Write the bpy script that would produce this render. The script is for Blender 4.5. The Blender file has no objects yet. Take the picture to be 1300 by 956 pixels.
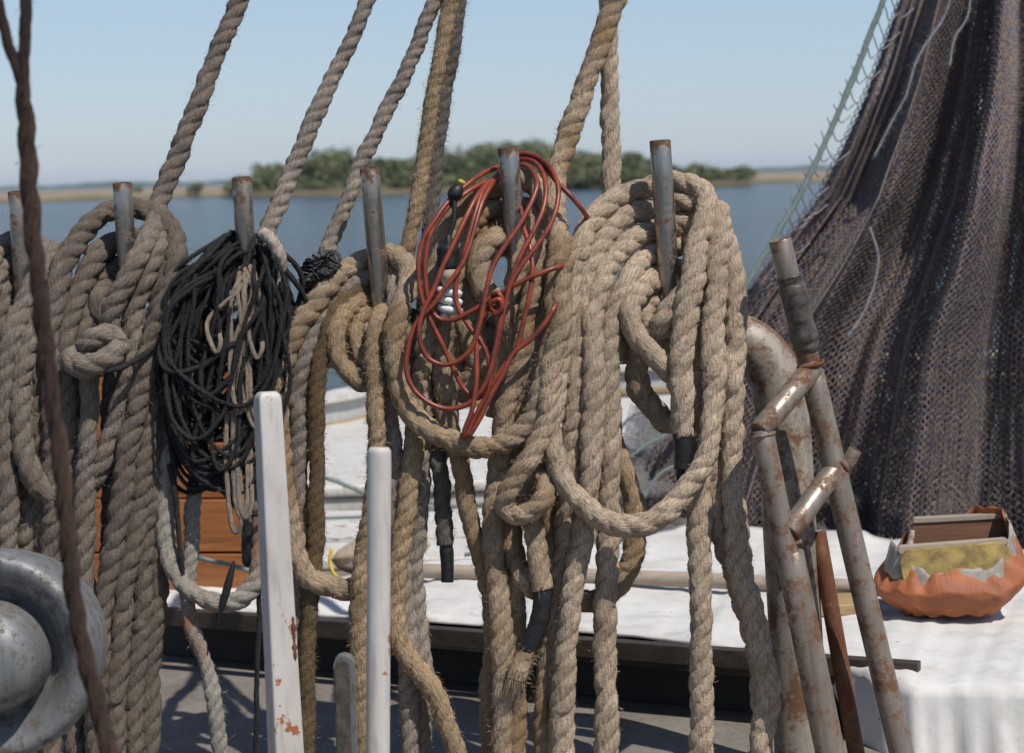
import bpy, math, random
import numpy as np
from mathutils import Vector, Matrix

random.seed(7)
RNG = np.random.default_rng(11)
SC = bpy.context.scene
COL = SC.collection
PI = math.pi

# ------------------------------------------------------------------ camera
ZC = 3.2                      # eye height above the water
FPX = 2528.0                  # focal length in photograph pixels (70 mm lens, 1300 px wide)
PITCH = math.atan(254 / FPX)
ROLL = math.radians(-1.35)
cam_d = bpy.data.cameras.new('camera'); cam = bpy.data.objects.new('camera', cam_d); COL.objects.link(cam)
cam_d.lens = 70; cam_d.sensor_width = 36; cam_d.clip_start = 0.05; cam_d.clip_end = 20000
R = Matrix.Rotation(PI / 2 - PITCH, 4, 'X') @ Matrix.Rotation(ROLL, 4, 'Z')
cam.matrix_world = Matrix.Translation((0, 0, ZC)) @ R
cam_d.dof.use_dof = True; cam_d.dof.focus_distance = 2.93; cam_d.dof.aperture_fstop = 7.0
SC.camera = cam
CR = np.array(R.to_3x3())
CO = np.array([0, 0, ZC])

def ray(x, y):
    return CR @ np.array([(x - 650) / FPX, -(y - 478) / FPX, -1.0])
def at(x, y, d):
    """photograph pixel + distance along the view axis -> world point"""
    return CO + ray(x, y) * d
def P(x, y, c=0.0):
    """c = centimetres in front of the row of pins (3 m away)"""
    return at(x, y, 3.0 - c / 100.0)
def onz(x, y, z):
    r = ray(x, y); return CO + r * ((z - ZC) / r[2])
PX = 3.0 / FPX                # one photograph pixel at the pins, in metres
DECK = ZC - 0.93
TAB = ZC - 0.81

# ------------------------------------------------------------------ object helpers
def tag(o, label=None, cat=None, group=None, kind=None):
    if label: o['label'] = label
    if cat: o['category'] = cat
    if group: o['group'] = group
    if kind: o['kind'] = kind
    return o
def empty(name, loc):
    o = bpy.data.objects.new(name, None); COL.objects.link(o); o.location = loc; o.empty_display_size = 0.02
    return o
def mesh(name, V, F, mat, parent=None, uv=None, smooth=True, mats=None, fm=None):
    """F: list of int arrays (n,3) / (n,4).  V world coordinates.  uv: per-loop array"""
    V = np.asarray(V, dtype=np.float64)
    org = V.mean(axis=0)
    if parent is not None: org = np.array(parent.location)
    me = bpy.data.meshes.new(name)
    if isinstance(F, np.ndarray): F = [F]
    F = [np.asarray(f, dtype=np.int32) for f in F if len(f)]
    loops = np.concatenate([f.reshape(-1) for f in F])
    sizes = np.concatenate([np.full(len(f), f.shape[1], dtype=np.int32) for f in F])
    starts = np.concatenate([[0], np.cumsum(sizes)[:-1]]).astype(np.int32)
    me.vertices.add(len(V)); me.vertices.foreach_set('co', (V - org).astype(np.float32).ravel())
    me.loops.add(len(loops)); me.loops.foreach_set('vertex_index', loops)
    me.polygons.add(len(sizes)); me.polygons.foreach_set('loop_start', starts)
    me.polygons.foreach_set('use_smooth', np.full(len(sizes), smooth))
    for m in (mats or [mat]): me.materials.append(m)
    if fm is not None: me.polygons.foreach_set('material_index', np.asarray(fm, dtype=np.int32))
    me.update(calc_edges=True)
    if uv is not None:
        l = me.uv_layers.new(name='uv'); l.data.foreach_set('uv', np.asarray(uv, dtype=np.float32).ravel())
    me.validate()
    o = bpy.data.objects.new(name, me); COL.objects.link(o)
    o.location = org if parent is None else (0, 0, 0)
    if parent is not None: o.parent = parent
    return o

def spline(pts, step):
    """centripetal Catmull-Rom through pts (n,k), resampled at even steps"""
    p = np.asarray(pts, float)
    p = np.vstack([2 * p[0] - p[1], p, 2 * p[-1] - p[-2]])
    out = []
    for i in range(1, len(p) - 2):
        p0, p1, p2, p3 = p[i - 1:i + 3]
        t0 = 0.0
        t1 = t0 + max(1e-5, np.linalg.norm((p1 - p0)[:3])) ** .5
        t2 = t1 + max(1e-5, np.linalg.norm((p2 - p1)[:3])) ** .5
        t3 = t2 + max(1e-5, np.linalg.norm((p3 - p2)[:3])) ** .5
        n = max(3, int(np.linalg.norm((p2 - p1)[:3]) / step * 1.5))
        t = np.linspace(t1, t2, n, endpoint=False)[:, None]
        A1 = (t1 - t) / (t1 - t0) * p0 + (t - t0) / (t1 - t0) * p1
        A2 = (t2 - t) / (t2 - t1) * p1 + (t - t1) / (t2 - t1) * p2
        A3 = (t3 - t) / (t3 - t2) * p2 + (t - t2) / (t3 - t2) * p3
        B1 = (t2 - t) / (t2 - t0) * A1 + (t - t0) / (t2 - t0) * A2
        B2 = (t3 - t) / (t3 - t1) * A2 + (t - t1) / (t3 - t1) * A3
        out.append((t2 - t) / (t2 - t1) * B1 + (t - t1) / (t2 - t1) * B2)
    out.append(p[-2][None]); c = np.vstack(out)
    s = np.concatenate([[0], np.cumsum(np.linalg.norm(np.diff(c[:, :3], axis=0), axis=1))])
    m = max(3, int(s[-1] / step) + 1)
    ss = np.linspace(0, s[-1], m)
    return np.stack([np.interp(ss, s, c[:, k]) for k in range(c.shape[1])], 1), ss

def frames(c):
    T = np.gradient(c, axis=0); T /= np.linalg.norm(T, axis=1)[:, None] + 1e-12
    N = np.zeros_like(T)
    a = np.array([0, 1.0, 0]); a = a - T[0] * a.dot(T[0])
    if np.linalg.norm(a) < .1: a = np.array([1.0, 0, 0]) - T[0] * T[0][0]
    N[0] = a / np.linalg.norm(a)
    for i in range(1, len(c)):
        v = N[i - 1] - T[i] * N[i - 1].dot(T[i]); N[i] = v / (np.linalg.norm(v) + 1e-12)
    return T, N, np.cross(T, N)

def sweep(c, rad, n=16, prof=None, cap=True, u0=0.0):
    """rad (m,) radii; prof(theta, s) multiplies.  returns V, F list, uv"""
    T, N, B = frames(c)
    m = len(c)
    s = np.concatenate([[0], np.cumsum(np.linalg.norm(np.diff(c, axis=0), axis=1))])
    th = np.linspace(0, 2 * PI, n, endpoint=False)
    rr = np.broadcast_to(np.asarray(rad, float).reshape(-1, 1), (m, n)).copy()
    if prof is not None: rr = rr * prof(th[None, :], s[:, None])
    V = c[:, None, :] + rr[..., None] * (np.cos(th)[None, :, None] * N[:, None, :] + np.sin(th)[None, :, None] * B[:, None, :])
    V = V.reshape(-1, 3)
    i = np.arange(m - 1)[:, None]; j = np.arange(n)[None, :]
    a = i * n + j; b = i * n + (j + 1) % n
    F = np.stack([a, b, b + n, a + n], -1).reshape(-1, 4)
    circ = 2 * PI * float(np.mean(rad))
    u1 = (j / n * circ) + 0 * i; u2 = ((j + 1) / n * circ) + 0 * i
    v1 = s[:-1][:, None] + 0 * j + u0; v2 = s[1:][:, None] + 0 * j + u0
    uv = np.stack([np.stack([u1, v1], -1), np.stack([u2, v1], -1), np.stack([u2, v2], -1), np.stack([u1, v2], -1)], -2).reshape(-1, 2)
    Fs = [F]; uvs = [uv]
    if cap:
        V = np.vstack([V, c[0], c[-1]])
        k0, k1 = m * n, m * n + 1
        jj = np.arange(n)
        f0 = np.stack([np.full(n, k0), (jj + 1) % n, jj], -1)
        f1 = np.stack([np.full(n, k1), (m - 1) * n + jj, (m - 1) * n + (jj + 1) % n], -1)
        Fs.append(np.vstack([f0, f1])); uvs.append(np.zeros((6 * n, 2)))
    return V, Fs, np.vstack(uvs), (T, N, B, rr)

def join(parts):
    Vs, Q, T, uq, ut, o = [], [], [], [], [], 0
    for V, Fs, uv in parts:
        k = 0
        for f in Fs:
            n = len(f) * f.shape[1]
            (Q if f.shape[1] == 4 else T).append(f + o)
            if uv is not None: (uq if f.shape[1] == 4 else ut).append(uv[k:k + n])
            k += n
        Vs.append(V); o += len(V)
    F = []
    if Q: F.append(np.vstack(Q))
    if T: F.append(np.vstack(T))
    uv = np.vstack(uq + ut) if (uq or ut) and len(uq) + len(ut) == len(Q) + len(T) else None
    return np.vstack(Vs), F, uv

def vnoise(x, seed=0):
    """smooth 1-D noise in -1..1"""
    r = np.random.default_rng(seed).uniform(-1, 1, 4096)
    i = np.floor(x).astype(int); f = x - i; f = f * f * (3 - 2 * f)
    return r[i % 4096] * (1 - f) + r[(i + 1) % 4096] * f

SEED = [0]
LOBES = 3
def rope(name, pts, mat, r=15, parent=None, fuzz=2200, flen=.005, lay=4.9, step=.0034, n=40, wob=.0026, deep=.25,
         fray=None, raw=False, rough=.035):
    """laid three-strand rope through pts (x px, y px, cm in front of the pins[, radius factor])"""
    SEED[0] += 1; sd = SEED[0] * 17
    q = []
    for p in pts:
        w = P(p[0], p[1], p[2]) if not raw else np.array(p[:3])
        q.append([*w, p[3] if len(p) > 3 else 1.0])
    c4, ss = spline(q, step)
    c = c4[:, :3].copy(); rf = c4[:, 3]
    for k in range(3): c[:, k] += wob * (r / 15) * vnoise(ss / .05, sd + k) + wob * .5 * (r / 15) * vnoise(ss / .018, sd + 5 + k)
    rad = r * PX * rf * (1 + .05 * vnoise(ss / .06, sd + 9))
    L = lay * r * PX
    a, b = deep, 1 - deep
    ph0 = random.random() * 6
    nz = np.random.default_rng(sd)
    nt = nz.uniform(-1, 1, (len(c) + 2, n))
    def prof(th, s):
        tw = th - 2 * PI * s / L + ph0 + .55 * vnoise(s[:, 0] / .09, sd + 11)[:, None]
        f = (tw + PI / LOBES) % (2 * PI / LOBES) - PI / LOBES
        g = a * np.cos(f) + np.sqrt(np.maximum(b * b - (a * np.sin(f)) ** 2, 0.01))
        g = g * (1 - .12 * np.exp(-((np.abs(f) - PI / LOBES) / .12) ** 2)) * (1 + .05 * vnoise(s[:, 0] / .013 + 7, sd + 21)[:, None]) * (1 + .06 * np.cos(2 * (th - 3 * vnoise(s[:, 0] / .12, sd + 31)[:, None])))
        # raised yarns and matted fibre
        return g * (1 + rough * nt[:len(c)] * 1.0 + rough * .5 * np.sin(3 * th * 4 + 2 * PI * s / L * 2.5))
    V, Fs, uv, (T, N, B, rr) = sweep(c, rad, n, prof)
    parts = [(V, Fs, uv)]
    m = len(c)
    if fuzz:
        H = int(fuzz * ss[-1])
        ii = nz.integers(0, m, H); jj = nz.integers(0, n, H); th = jj * 2 * PI / n
        rad_d = np.cos(th)[:, None] * N[ii] + np.sin(th)[:, None] * B[ii]
        tan = -np.sin(th)[:, None] * N[ii] + np.cos(th)[:, None] * B[ii]
        d = rad_d * nz.uniform(.15, 1, (H, 1)) + tan * nz.normal(0, .7, (H, 1)) + T[ii] * nz.normal(0, .9, (H, 1))
        d /= np.linalg.norm(d, axis=1)[:, None]
        ln = flen * nz.gamma(3, .33, (H, 1))
        base = ii * n + jj
        p0 = V[base]
        side = np.cross(d, rad_d); side /= np.linalg.norm(side, axis=1)[:, None] + 1e-9
        w = .00030
        mid = p0 + d * ln * .5 + rad_d * ln * .08
        tip = p0 + d * ln + T[ii] * ln * nz.normal(0, .3, (H, 1)) - np.array([0, 0, 1]) * ln * .12
        k = len(V) + np.arange(H) * 3
        V = np.vstack([V, np.stack([mid + side * w, tip, mid - side * w], 1).reshape(-1, 3)])
        hf = np.stack([base, k, k + 1, k + 2], -1)
        huv = np.repeat(np.stack([jj * .001, ss[ii] + nz.uniform(0, .01, H)], -1), 4, axis=0)
        Fs = [np.vstack([Fs[0], hf]), Fs[1]]
        nq = len(uv) - 6 * n
        uv = np.vstack([uv[:nq], huv, uv[nq:]])
    if fray:
        H = fray; e = len(c) - 1
        a_ = nz.uniform(0, 2 * PI, H); q_ = np.sqrt(nz.uniform(0, 1, H)) * rad[-1]
        p0 = c[-1] + (np.cos(a_) * q_)[:, None] * N[-1] + (np.sin(a_) * q_)[:, None] * B[-1]
        d = T[-1] + .5 * (np.cos(a_)[:, None] * N[-1] + np.sin(a_)[:, None] * B[-1]) * nz.uniform(0, 1, (H, 1))
        ln = nz.uniform(.012, .028, (H, 1))
        side = np.cross(d, nz.normal(0, 1, (H, 3))); side /= np.linalg.norm(side, axis=1)[:, None]
        tip = p0 + d * ln - np.array([0, 0, 1]) * ln * .3
        k = len(V) + np.arange(H) * 3
        base = np.full(H, (m) * n + 1)
        V = np.vstack([V, np.stack([p0 + side * .0006, tip, p0 - side * .0006], 1).reshape(-1, 3)])
        nq = len(uv) - 6 * n
        Fs = [np.vstack([Fs[0], np.stack([base, k, k + 1, k + 2], -1)]), Fs[1]]
        uv = np.vstack([uv[:nq], nz.uniform(0, .1, (H * 4, 2)), uv[nq:]])
    o = mesh(name, V, Fs, mat, parent, uv)
    return o

def tube(name, pts, mat, r, parent=None, n=14, step=.006, raw=False, lump=0, cap=True, lumplen=.006):
    """smooth tube; pts (x,y,cm[,radius factor]); r in photograph pixels at the pins"""
    SEED[0] += 1
    q = [[*(P(*p[:3]) if not raw else np.array(p[:3])), p[3] if len(p) > 3 else 1.0] for p in pts]
    c4, ss = spline(q, step)
    rad = r * PX * c4[:, 3]
    pf = None
    if lump:
        nz = np.random.default_rng(SEED[0]); t = nz.uniform(-1, 1, (len(ss), n))
        pf = lambda th, s: 1 + lump * vnoise(s / lumplen, SEED[0]) + lump * .5 * t
    V, Fs, uv, _ = sweep(c4[:, :3], rad, n, pf, cap)
    return mesh(name, V, Fs, mat, parent, uv)

def pipe(name, p0, p1, r, mat, parent=None, n=28, wall=.0028, raw=False, open_end=True, bead=0):
    """straight cut steel pipe from p0 to p1, with a hollow mouth at p1; r in metres"""
    a = np.array(p0, float) if raw else P(*p0); b = np.array(p1, float) if raw else P(*p1)
    L = np.linalg.norm(b - a); t = (b - a) / L
    prof = [(0, 0.0001), (0, r * .96), (.0015, r)]
    m = max(3, int(L / .05))
    prof += [(L * k / m, r * (1 + .004 * math.sin(k * 2.1))) for k in range(1, m)]
    if open_end: prof += [(L - .0012, r), (L, r - .0008), (L, r - wall + .0006), (L - .0012, r - wall), (L - .06, r - wall), (L - .06, .0001)]
    else: prof += [(L - .003, r), (L - .0005, r * .9), (L, r * .6), (L, .0001)]
    N = np.cross(t, [0, 1, 0]); N /= np.linalg.norm(N); B = np.cross(t, N)
    th = np.linspace(0, 2 * PI, n, endpoint=False)
    V = np.array([a + t * z + q * (np.cos(k) * N + np.sin(k) * B) for z, q in prof for k in th])
    F = [(i * n + j, i * n + (j + 1) % n, (i + 1) * n + (j + 1) % n, (i + 1) * n + j) for i in range(len(prof) - 1) for j in range(n)]
    uv = []
    for i in range(len(prof) - 1):
        for j in range(n):
            z0_, z1_ = L - prof[i][0], L - prof[i + 1][0]
            uv += [(j / n * r * 6.28, z0_), ((j + 1) / n * r * 6.28, z0_), ((j + 1) / n * r * 6.28, z1_), (j / n * r * 6.28, z1_)]
    o = mesh(name, V, np.array(F), mat, parent, np.array(uv))
    e = o.modifiers.new('edge', 'EDGE_SPLIT'); e.split_angle = math.radians(50)
    return o

def box_parts(c, ax, ay, az, bev=0.0):
    c = np.array(c, float); V = []
    for sx in (-1, 1):
        for sy in (-1, 1):
            for sz in (-1, 1): V.append(c + sx * np.array(ax) + sy * np.array(ay) + sz * np.array(az))
    F = [(0, 1, 3, 2), (4, 6, 7, 5), (0, 4, 5, 1), (2, 3, 7, 6), (0, 2, 6, 4), (1, 5, 7, 3)]
    return np.array(V), [np.array(F)], None
def box(name, c, ax, ay, az, mat, parent=None, bev=.003):
    V, F, _ = box_parts(c, ax, ay, az)
    o = mesh(name, V, F, mat, parent, smooth=False)
    if bev:
        b = o.modifiers.new('bevel', 'BEVEL'); b.width = bev; b.segments = 2
    return o

# ------------------------------------------------------------------ materials
def newmat(name):
    m = bpy.data.materials.new(name); m.use_nodes = True
    nt = m.node_tree; nt.nodes.clear()
    out = nt.nodes.new('ShaderNodeOutputMaterial'); b = nt.nodes.new('ShaderNodeBsdfPrincipled')
    nt.links.new(b.outputs[0], out.inputs[0])
    return m, nt, b
def nd(nt, t, **kw):
    n = nt.nodes.new(t)
    for k, v in kw.items():
        if k.startswith('i_'): n.inputs[k[2:].replace('_', ' ')].default_value = v
        else: setattr(n, k, v)
    return n
def ramp(nt, src, stops, interp='LINEAR'):
    r = nt.nodes.new('ShaderNodeValToRGB'); r.color_ramp.interpolation = interp
    e = r.color_ramp.elements
    while len(e) < len(stops): e.new(.5)
    for k, (p, c) in enumerate(stops): e[k].position = p; e[k].color = (*c, 1) if len(c) == 3 else (c[0], c[0], c[0], 1)
    nt.links.new(src, r.inputs[0]); return r.outputs[0]
def mix(nt, fac, a, b, mode='MIX'):
    m = nt.nodes.new('ShaderNodeMix'); m.data_type = 'RGBA'; m.blend_type = mode
    for s, v in ((0, fac), (6, a), (7, b)):
        if isinstance(v, (int, float)): m.inputs[s].default_value = v
        elif isinstance(v, tuple): m.inputs[s].default_value = (*v, 1)
        else: nt.links.new(v, m.inputs[s])
    return m.outputs[2]
def noise(nt, vec, scale, detail=3, rough=.6, dist=0):
    n = nd(nt, 'ShaderNodeTexNoise'); n.inputs['Scale'].default_value = scale; n.inputs['Detail'].default_value = detail
    n.inputs['Roughness'].default_value = rough; n.inputs['Distortion'].default_value = dist
    if vec is not None: nt.links.new(vec, n.inputs['Vector'])
    return n.outputs[0]
def mapped(nt, src, scale=(1, 1, 1), rot=(0, 0, 0)):
    m = nd(nt, 'ShaderNodeMapping'); m.inputs['Scale'].default_value = scale; m.inputs['Rotation'].default_value = rot
    nt.links.new(src, m.inputs[0]); return m.outputs[0]
def geo(nt): return nd(nt, 'ShaderNodeNewGeometry').outputs['Position']
def uvn(nt): return nd(nt, 'ShaderNodeUVMap', uv_map='uv').outputs[0]
def bump(nt, b, h, strength=.5, dist=.001, prev=None):
    n = nd(nt, 'ShaderNodeBump'); n.inputs['Strength'].default_value = strength; n.inputs['Distance'].default_value = dist
    nt.links.new(h, n.inputs['Height'])
    if prev is not None: nt.links.new(prev, n.inputs['Normal'])
    nt.links.new(n.outputs[0], b.inputs['Normal']); return n.outputs[0]

def rope_mat(name, c1, c2, dirt=(.12, .085, .055), flecks=False, stain=None, dirt_amt=.5):
    m, nt, b = newmat(name)
    uv = uvn(nt); g = geo(nt)
    yarn = noise(nt, mapped(nt, uv, (430, 60, 1)), 1, 2, .6)
    fib = noise(nt, mapped(nt, uv, (1100, 330, 1)), 1, 2, .7)
    big = noise(nt, g, 14, 4, .6)
    spk = noise(nt, g, 240, 2, .6)
    col = mix(nt, ramp(nt, yarn, [(.36, (0.,)), (.62, (1.,))]), c2, c1)
    col = mix(nt, ramp(nt, big, [(.45, (0.,)), (.72, (dirt_amt,))]), col, dirt)
    col = mix(nt, ramp(nt, spk, [(.57, (0.,)), (.68, (.65,))]), col, dirt)
    col = mix(nt, ramp(nt, noise(nt, g, 4.5, 2, .5), [(.4, (0.,)), (.65, (.35,))]), col, tuple(x * .62 for x in c2))
    if stain: col = mix(nt, ramp(nt, noise(nt, g, 9, 3, .5), [(.5, (0.,)), (.66, (.8,))]), col, stain)
    if flecks:
        f = noise(nt, mapped(nt, uv, (260, 70, 1)), 1, 1, .5)
        col = mix(nt, ramp(nt, f, [(.715, (0.,)), (.735, (.9,))]), col, (.42, .035, .04))
    nt.links.new(col, b.inputs['Base Color']); b.inputs['Roughness'].default_value = .95
    b.inputs['Specular IOR Level'].default_value = .12
    b.inputs['Sheen Weight'].default_value = .03
    h = nd(nt, 'ShaderNodeMath', operation='ADD'); nt.links.new(yarn, h.inputs[0]); nt.links.new(fib, h.inputs[1])
    bump(nt, b, h.outputs[0], 1.0, .0030)
    return m
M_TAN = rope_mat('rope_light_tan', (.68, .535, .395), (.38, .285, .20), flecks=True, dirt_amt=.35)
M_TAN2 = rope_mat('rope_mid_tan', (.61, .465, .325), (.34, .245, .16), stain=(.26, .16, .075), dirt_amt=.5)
M_BRN = rope_mat('rope_shaded_brown', (.235, .188, .148), (.145, .115, .09), dirt=(.08, .06, .045), dirt_amt=.5)  # shade over the left coils is put into this darker rope colour
M_BRN2 = rope_mat('rope_grey_brown', (.31, .252, .203), (.185, .148, .118), dirt=(.10, .07, .05), dirt_amt=.4)  # also darkened in colour, for the shade on the left ropes
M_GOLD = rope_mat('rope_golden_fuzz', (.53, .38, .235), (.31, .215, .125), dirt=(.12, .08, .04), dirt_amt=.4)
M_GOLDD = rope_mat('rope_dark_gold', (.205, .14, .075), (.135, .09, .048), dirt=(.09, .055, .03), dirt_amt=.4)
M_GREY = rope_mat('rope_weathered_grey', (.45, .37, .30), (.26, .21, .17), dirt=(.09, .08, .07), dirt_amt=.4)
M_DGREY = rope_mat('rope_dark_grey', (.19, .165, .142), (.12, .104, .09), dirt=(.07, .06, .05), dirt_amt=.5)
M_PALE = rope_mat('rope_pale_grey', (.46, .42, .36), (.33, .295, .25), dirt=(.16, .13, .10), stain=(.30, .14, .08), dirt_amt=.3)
M_BLK = rope_mat('twine_black', (.052, .050, .050), (.016, .016, .017), dirt=(.05, .045, .04), dirt_amt=.4)
M_CORD = rope_mat('twine_tan', (.42, .33, .25), (.26, .20, .15), dirt=(.12, .09, .07), dirt_amt=.4)
M_TEAL = rope_mat('line_pale_teal', (.34, .42, .385), (.24, .30, .285), dirt=(.2, .2, .17), dirt_amt=.4)
M_CABLE = rope_mat('cable_red_brown', (.075, .045, .035), (.032, .021, .018), dirt=(.13, .08, .055), dirt_amt=.5)

def steel_mat(name, base, rust, amt, metal=.75, rough=.42, sc=1.0, wd=.14, rim=False):
    m, nt, b = newmat(name); g = geo(nt)
    n1 = noise(nt, g, 26 * sc, 6, .65); n2 = noise(nt, g, 130 * sc, 4, .7); n3 = noise(nt, mapped(nt, g, (60, 60, 6)), 1, 3, .6)
    col = mix(nt, ramp(nt, n3, [(.3, (0.,)), (.7, (1.,))]), base, tuple(x * .62 for x in base))
    k = nd(nt, 'ShaderNodeMath', operation='ADD'); nt.links.new(n1, k.inputs[0])
    k2 = nd(nt, 'ShaderNodeMath', operation='MULTIPLY'); nt.links.new(n2, k2.inputs[0]); k2.inputs[1].default_value = .45
    nt.links.new(k2.outputs[0], k.inputs[1])
    rm = ramp(nt, k.outputs[0], [(amt, (0.,)), (min(.99, amt + wd), (1.,))])
    if rim:
        sp = nd(nt, 'ShaderNodeSeparateXYZ'); nt.links.new(uvn(nt), sp.inputs[0])
        q = nd(nt, 'ShaderNodeMath', operation='MULTIPLY_ADD'); nt.links.new(noise(nt, g, 70, 3, .6), q.inputs[0]); q.inputs[1].default_value = -.055; nt.links.new(sp.outputs[1], q.inputs[2])
        rim_ = ramp(nt, q.outputs[0], [(.0, (1.,)), (.006, (0.,))]) if False else None
        q2 = nd(nt, 'ShaderNodeMapRange'); nt.links.new(q.outputs[0], q2.inputs[0]); q2.inputs[1].default_value = -.022; q2.inputs[2].default_value = -.010; q2.inputs[3].default_value = 1; q2.inputs[4].default_value = 0
        mx = nd(nt, 'ShaderNodeMath', operation='MAXIMUM'); nt.links.new(rm, mx.inputs[0]); nt.links.new(q2.outputs[0], mx.inputs[1]); rm = mx.outputs[0]
    rc = mix(nt, n2, tuple(x * .5 for x in rust), rust)
    col = mix(nt, rm, col, rc)
    nt.links.new(col, b.inputs['Base Color'])
    mm = nd(nt, 'ShaderNodeMath', operation='MULTIPLY_ADD'); nt.links.new(rm, mm.inputs[0]); mm.inputs[1].default_value = -metal; mm.inputs[2].default_value = metal
    nt.links.new(mm.outputs[0], b.inputs['Metallic'])
    rr = nd(nt, 'ShaderNodeMath', operation='MULTIPLY_ADD'); nt.links.new(rm, rr.inputs[0]); rr.inputs[1].default_value = .85 - rough; rr.inputs[2].default_value = rough
    nt.links.new(rr.outputs[0], b.inputs['Roughness'])
    bump(nt, b, n2, .35, .001)
    return m
M_PIN = steel_mat('pin_steel', (.46, .41, .355), (.13, .065, .035), .745, .9, .30, 1, .14, True)
M_RAIL = steel_mat('rail_steel_rusty', (.36, .315, .255), (.17, .085, .04), .665, .2, .55, 1, .16)
M_LADD = steel_mat('frame_steel', (.34, .28, .225), (.17, .08, .04), .685, .5, .40, 1, .14)
M_RUST = steel_mat('rust_orange', (.20, .095, .038), (.15, .045, .018), .60, .1, .7)
M_WINCH = steel_mat('winch_cast_steel', (.25, .252, .255), (.12, .105, .08), .72, .45, .55, 2.5, .12)

def paint_mat(name, base, rough=.45, rust=True, amt=.86, dirt=(.35, .32, .29)):
    m, nt, b = newmat(name); g = geo(nt)
    n1 = noise(nt, mapped(nt, g, (9, 9, 4)), 1, 5, .65); n2 = noise(nt, g, 60, 4, .7); n3 = noise(nt, mapped(nt, g, (30, 30, 9)), 1, 4, .6)
    col = mix(nt, ramp(nt, n1, [(.42, (0.,)), (.75, (.6,))]), base, dirt)
    col = mix(nt, ramp(nt, noise(nt, mapped(nt, g, (90, 90, 12)), 1, 3, .6), [(.5, (0.,)), (.72, (.5,))]), col, tuple(x * .8 for x in dirt))
    if rust:
        k = nd(nt, 'ShaderNodeMath', operation='ADD'); nt.links.new(n3, k.inputs[0])
        k2 = nd(nt, 'ShaderNodeMath', operation='MULTIPLY'); nt.links.new(n2, k2.inputs[0]); k2.inputs[1].default_value = .5
        nt.links.new(k2.outputs[0], k.inputs[1])
        col = mix(nt, ramp(nt, k.outputs[0], [(amt, (0.,)), (min(.99, amt + .035), (1.,))]), col, (.30, .10, .035))
    nt.links.new(col, b.inputs['Base Color']); b.inputs['Roughness'].default_value = rough
    bump(nt, b, n2, .25, .001)
    return m
M_WPOST = paint_mat('white_paint_post', (.52, .485, .45), .55, True, .905, dirt=(.34, .30, .27))
M_WHULL = paint_mat('white_painted_hull', (.60, .575, .53), .5, True, .88, dirt=(.42, .37, .30))
M_GHULL = paint_mat('grey_painted_bulwark', (.42, .43, .42), .6, True, .95)
M_DECK = paint_mat('worn_grey_deck', (.20, .175, .15), .8, False, dirt=(.08, .068, .055))
M_TABSHADE = paint_mat('under_table_shade', (.03, .028, .026), .8, False, dirt=(.02, .02, .02))  # near-black colour standing for the shade below the table top

def plain(name, c, rough=.6, c2=None, sc=40, bs=.3, spec=.4, metal=0, det=4, bd=.001):
    m, nt, b = newmat(name); g = geo(nt); n1 = noise(nt, g, sc, det, .65)
    col = mix(nt, ramp(nt, n1, [(.35, (0.,)), (.68, (1.,))]), c, c2 or tuple(x * .7 for x in c))
    nt.links.new(col, b.inputs['Base Color']); b.inputs['Roughness'].default_value = rough
    b.inputs['Specular IOR Level'].default_value = spec; b.inputs['Metallic'].default_value = metal
    bump(nt, b, n1, bs, bd)
    return m
M_TAPE = plain('black_tape', (.010, .010, .011), .42, (.022, .021, .020), 150, .5, .35)
M_BTAPE = plain('dirty_brown_tape', (.105, .085, .068), .42, (.028, .024, .021), 75, .6, .5)
M_TAR = plain('black_plastic_shreds', (.012, .012, .013), .55, (.03, .03, .03), 120, .6, .4)
M_RED = plain('red_cord_jacket', (.27, .048, .020), .40, (.10, .024, .018), 45, .15, .45)
M_RUBB = plain('black_rubber', (.015, .015, .016), .5)
M_YEL = plain('yellow_plastic', (.62, .42, .03), .5)
M_CFL = plain('white_glass_tube', (.74, .74, .72), .22, (.6, .6, .57), 40, 0, .5)
M_BRASS = plain('lamp_base', (.52, .42, .32), .5, (.38, .28, .19), 60, .2)
M_WEYE = plain('white_whipping', (.42, .36, .30), .9, (.20, .16, .13), 90, .8, .2)
M_TARP = None
def tarp():
    m, nt, b = newmat('white_tarp'); g = geo(nt)
    n1 = noise(nt, g, 7, 5, .6); n2 = noise(nt, mapped(nt, g, (30, 12, 30)), 1, 5, .65, .6); n3 = noise(nt, g, 90, 3, .6); n4 = noise(nt, g, 45, 2, .5)
    col = mix(nt, ramp(nt, n1, [(.42, (0.,)), (.7, (.7,))]), (.60, .58, .555), (.46, .44, .41))
    col = mix(nt, ramp(nt, n4, [(.74, (0.,)), (.78, (.8,))]), col, (.14, .11, .08))
    n5 = noise(nt, mapped(nt, g, (14, 26, 14)), 1, 5, .7); col = mix(nt, ramp(nt, n5, [(.5, (0.,)), (.68, (.55,))]), col, (.40, .375, .34))
    nt.links.new(col, b.inputs['Base Color']); b.inputs['Roughness'].default_value = .7
    h = nd(nt, 'ShaderNodeMath', operation='MULTIPLY_ADD'); nt.links.new(n3, h.inputs[0]); h.inputs[1].default_value = .25; nt.links.new(n2, h.inputs[2])
    bump(nt, b, h.outputs[0], .2, .004); return m
M_TARP = tarp()
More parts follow.
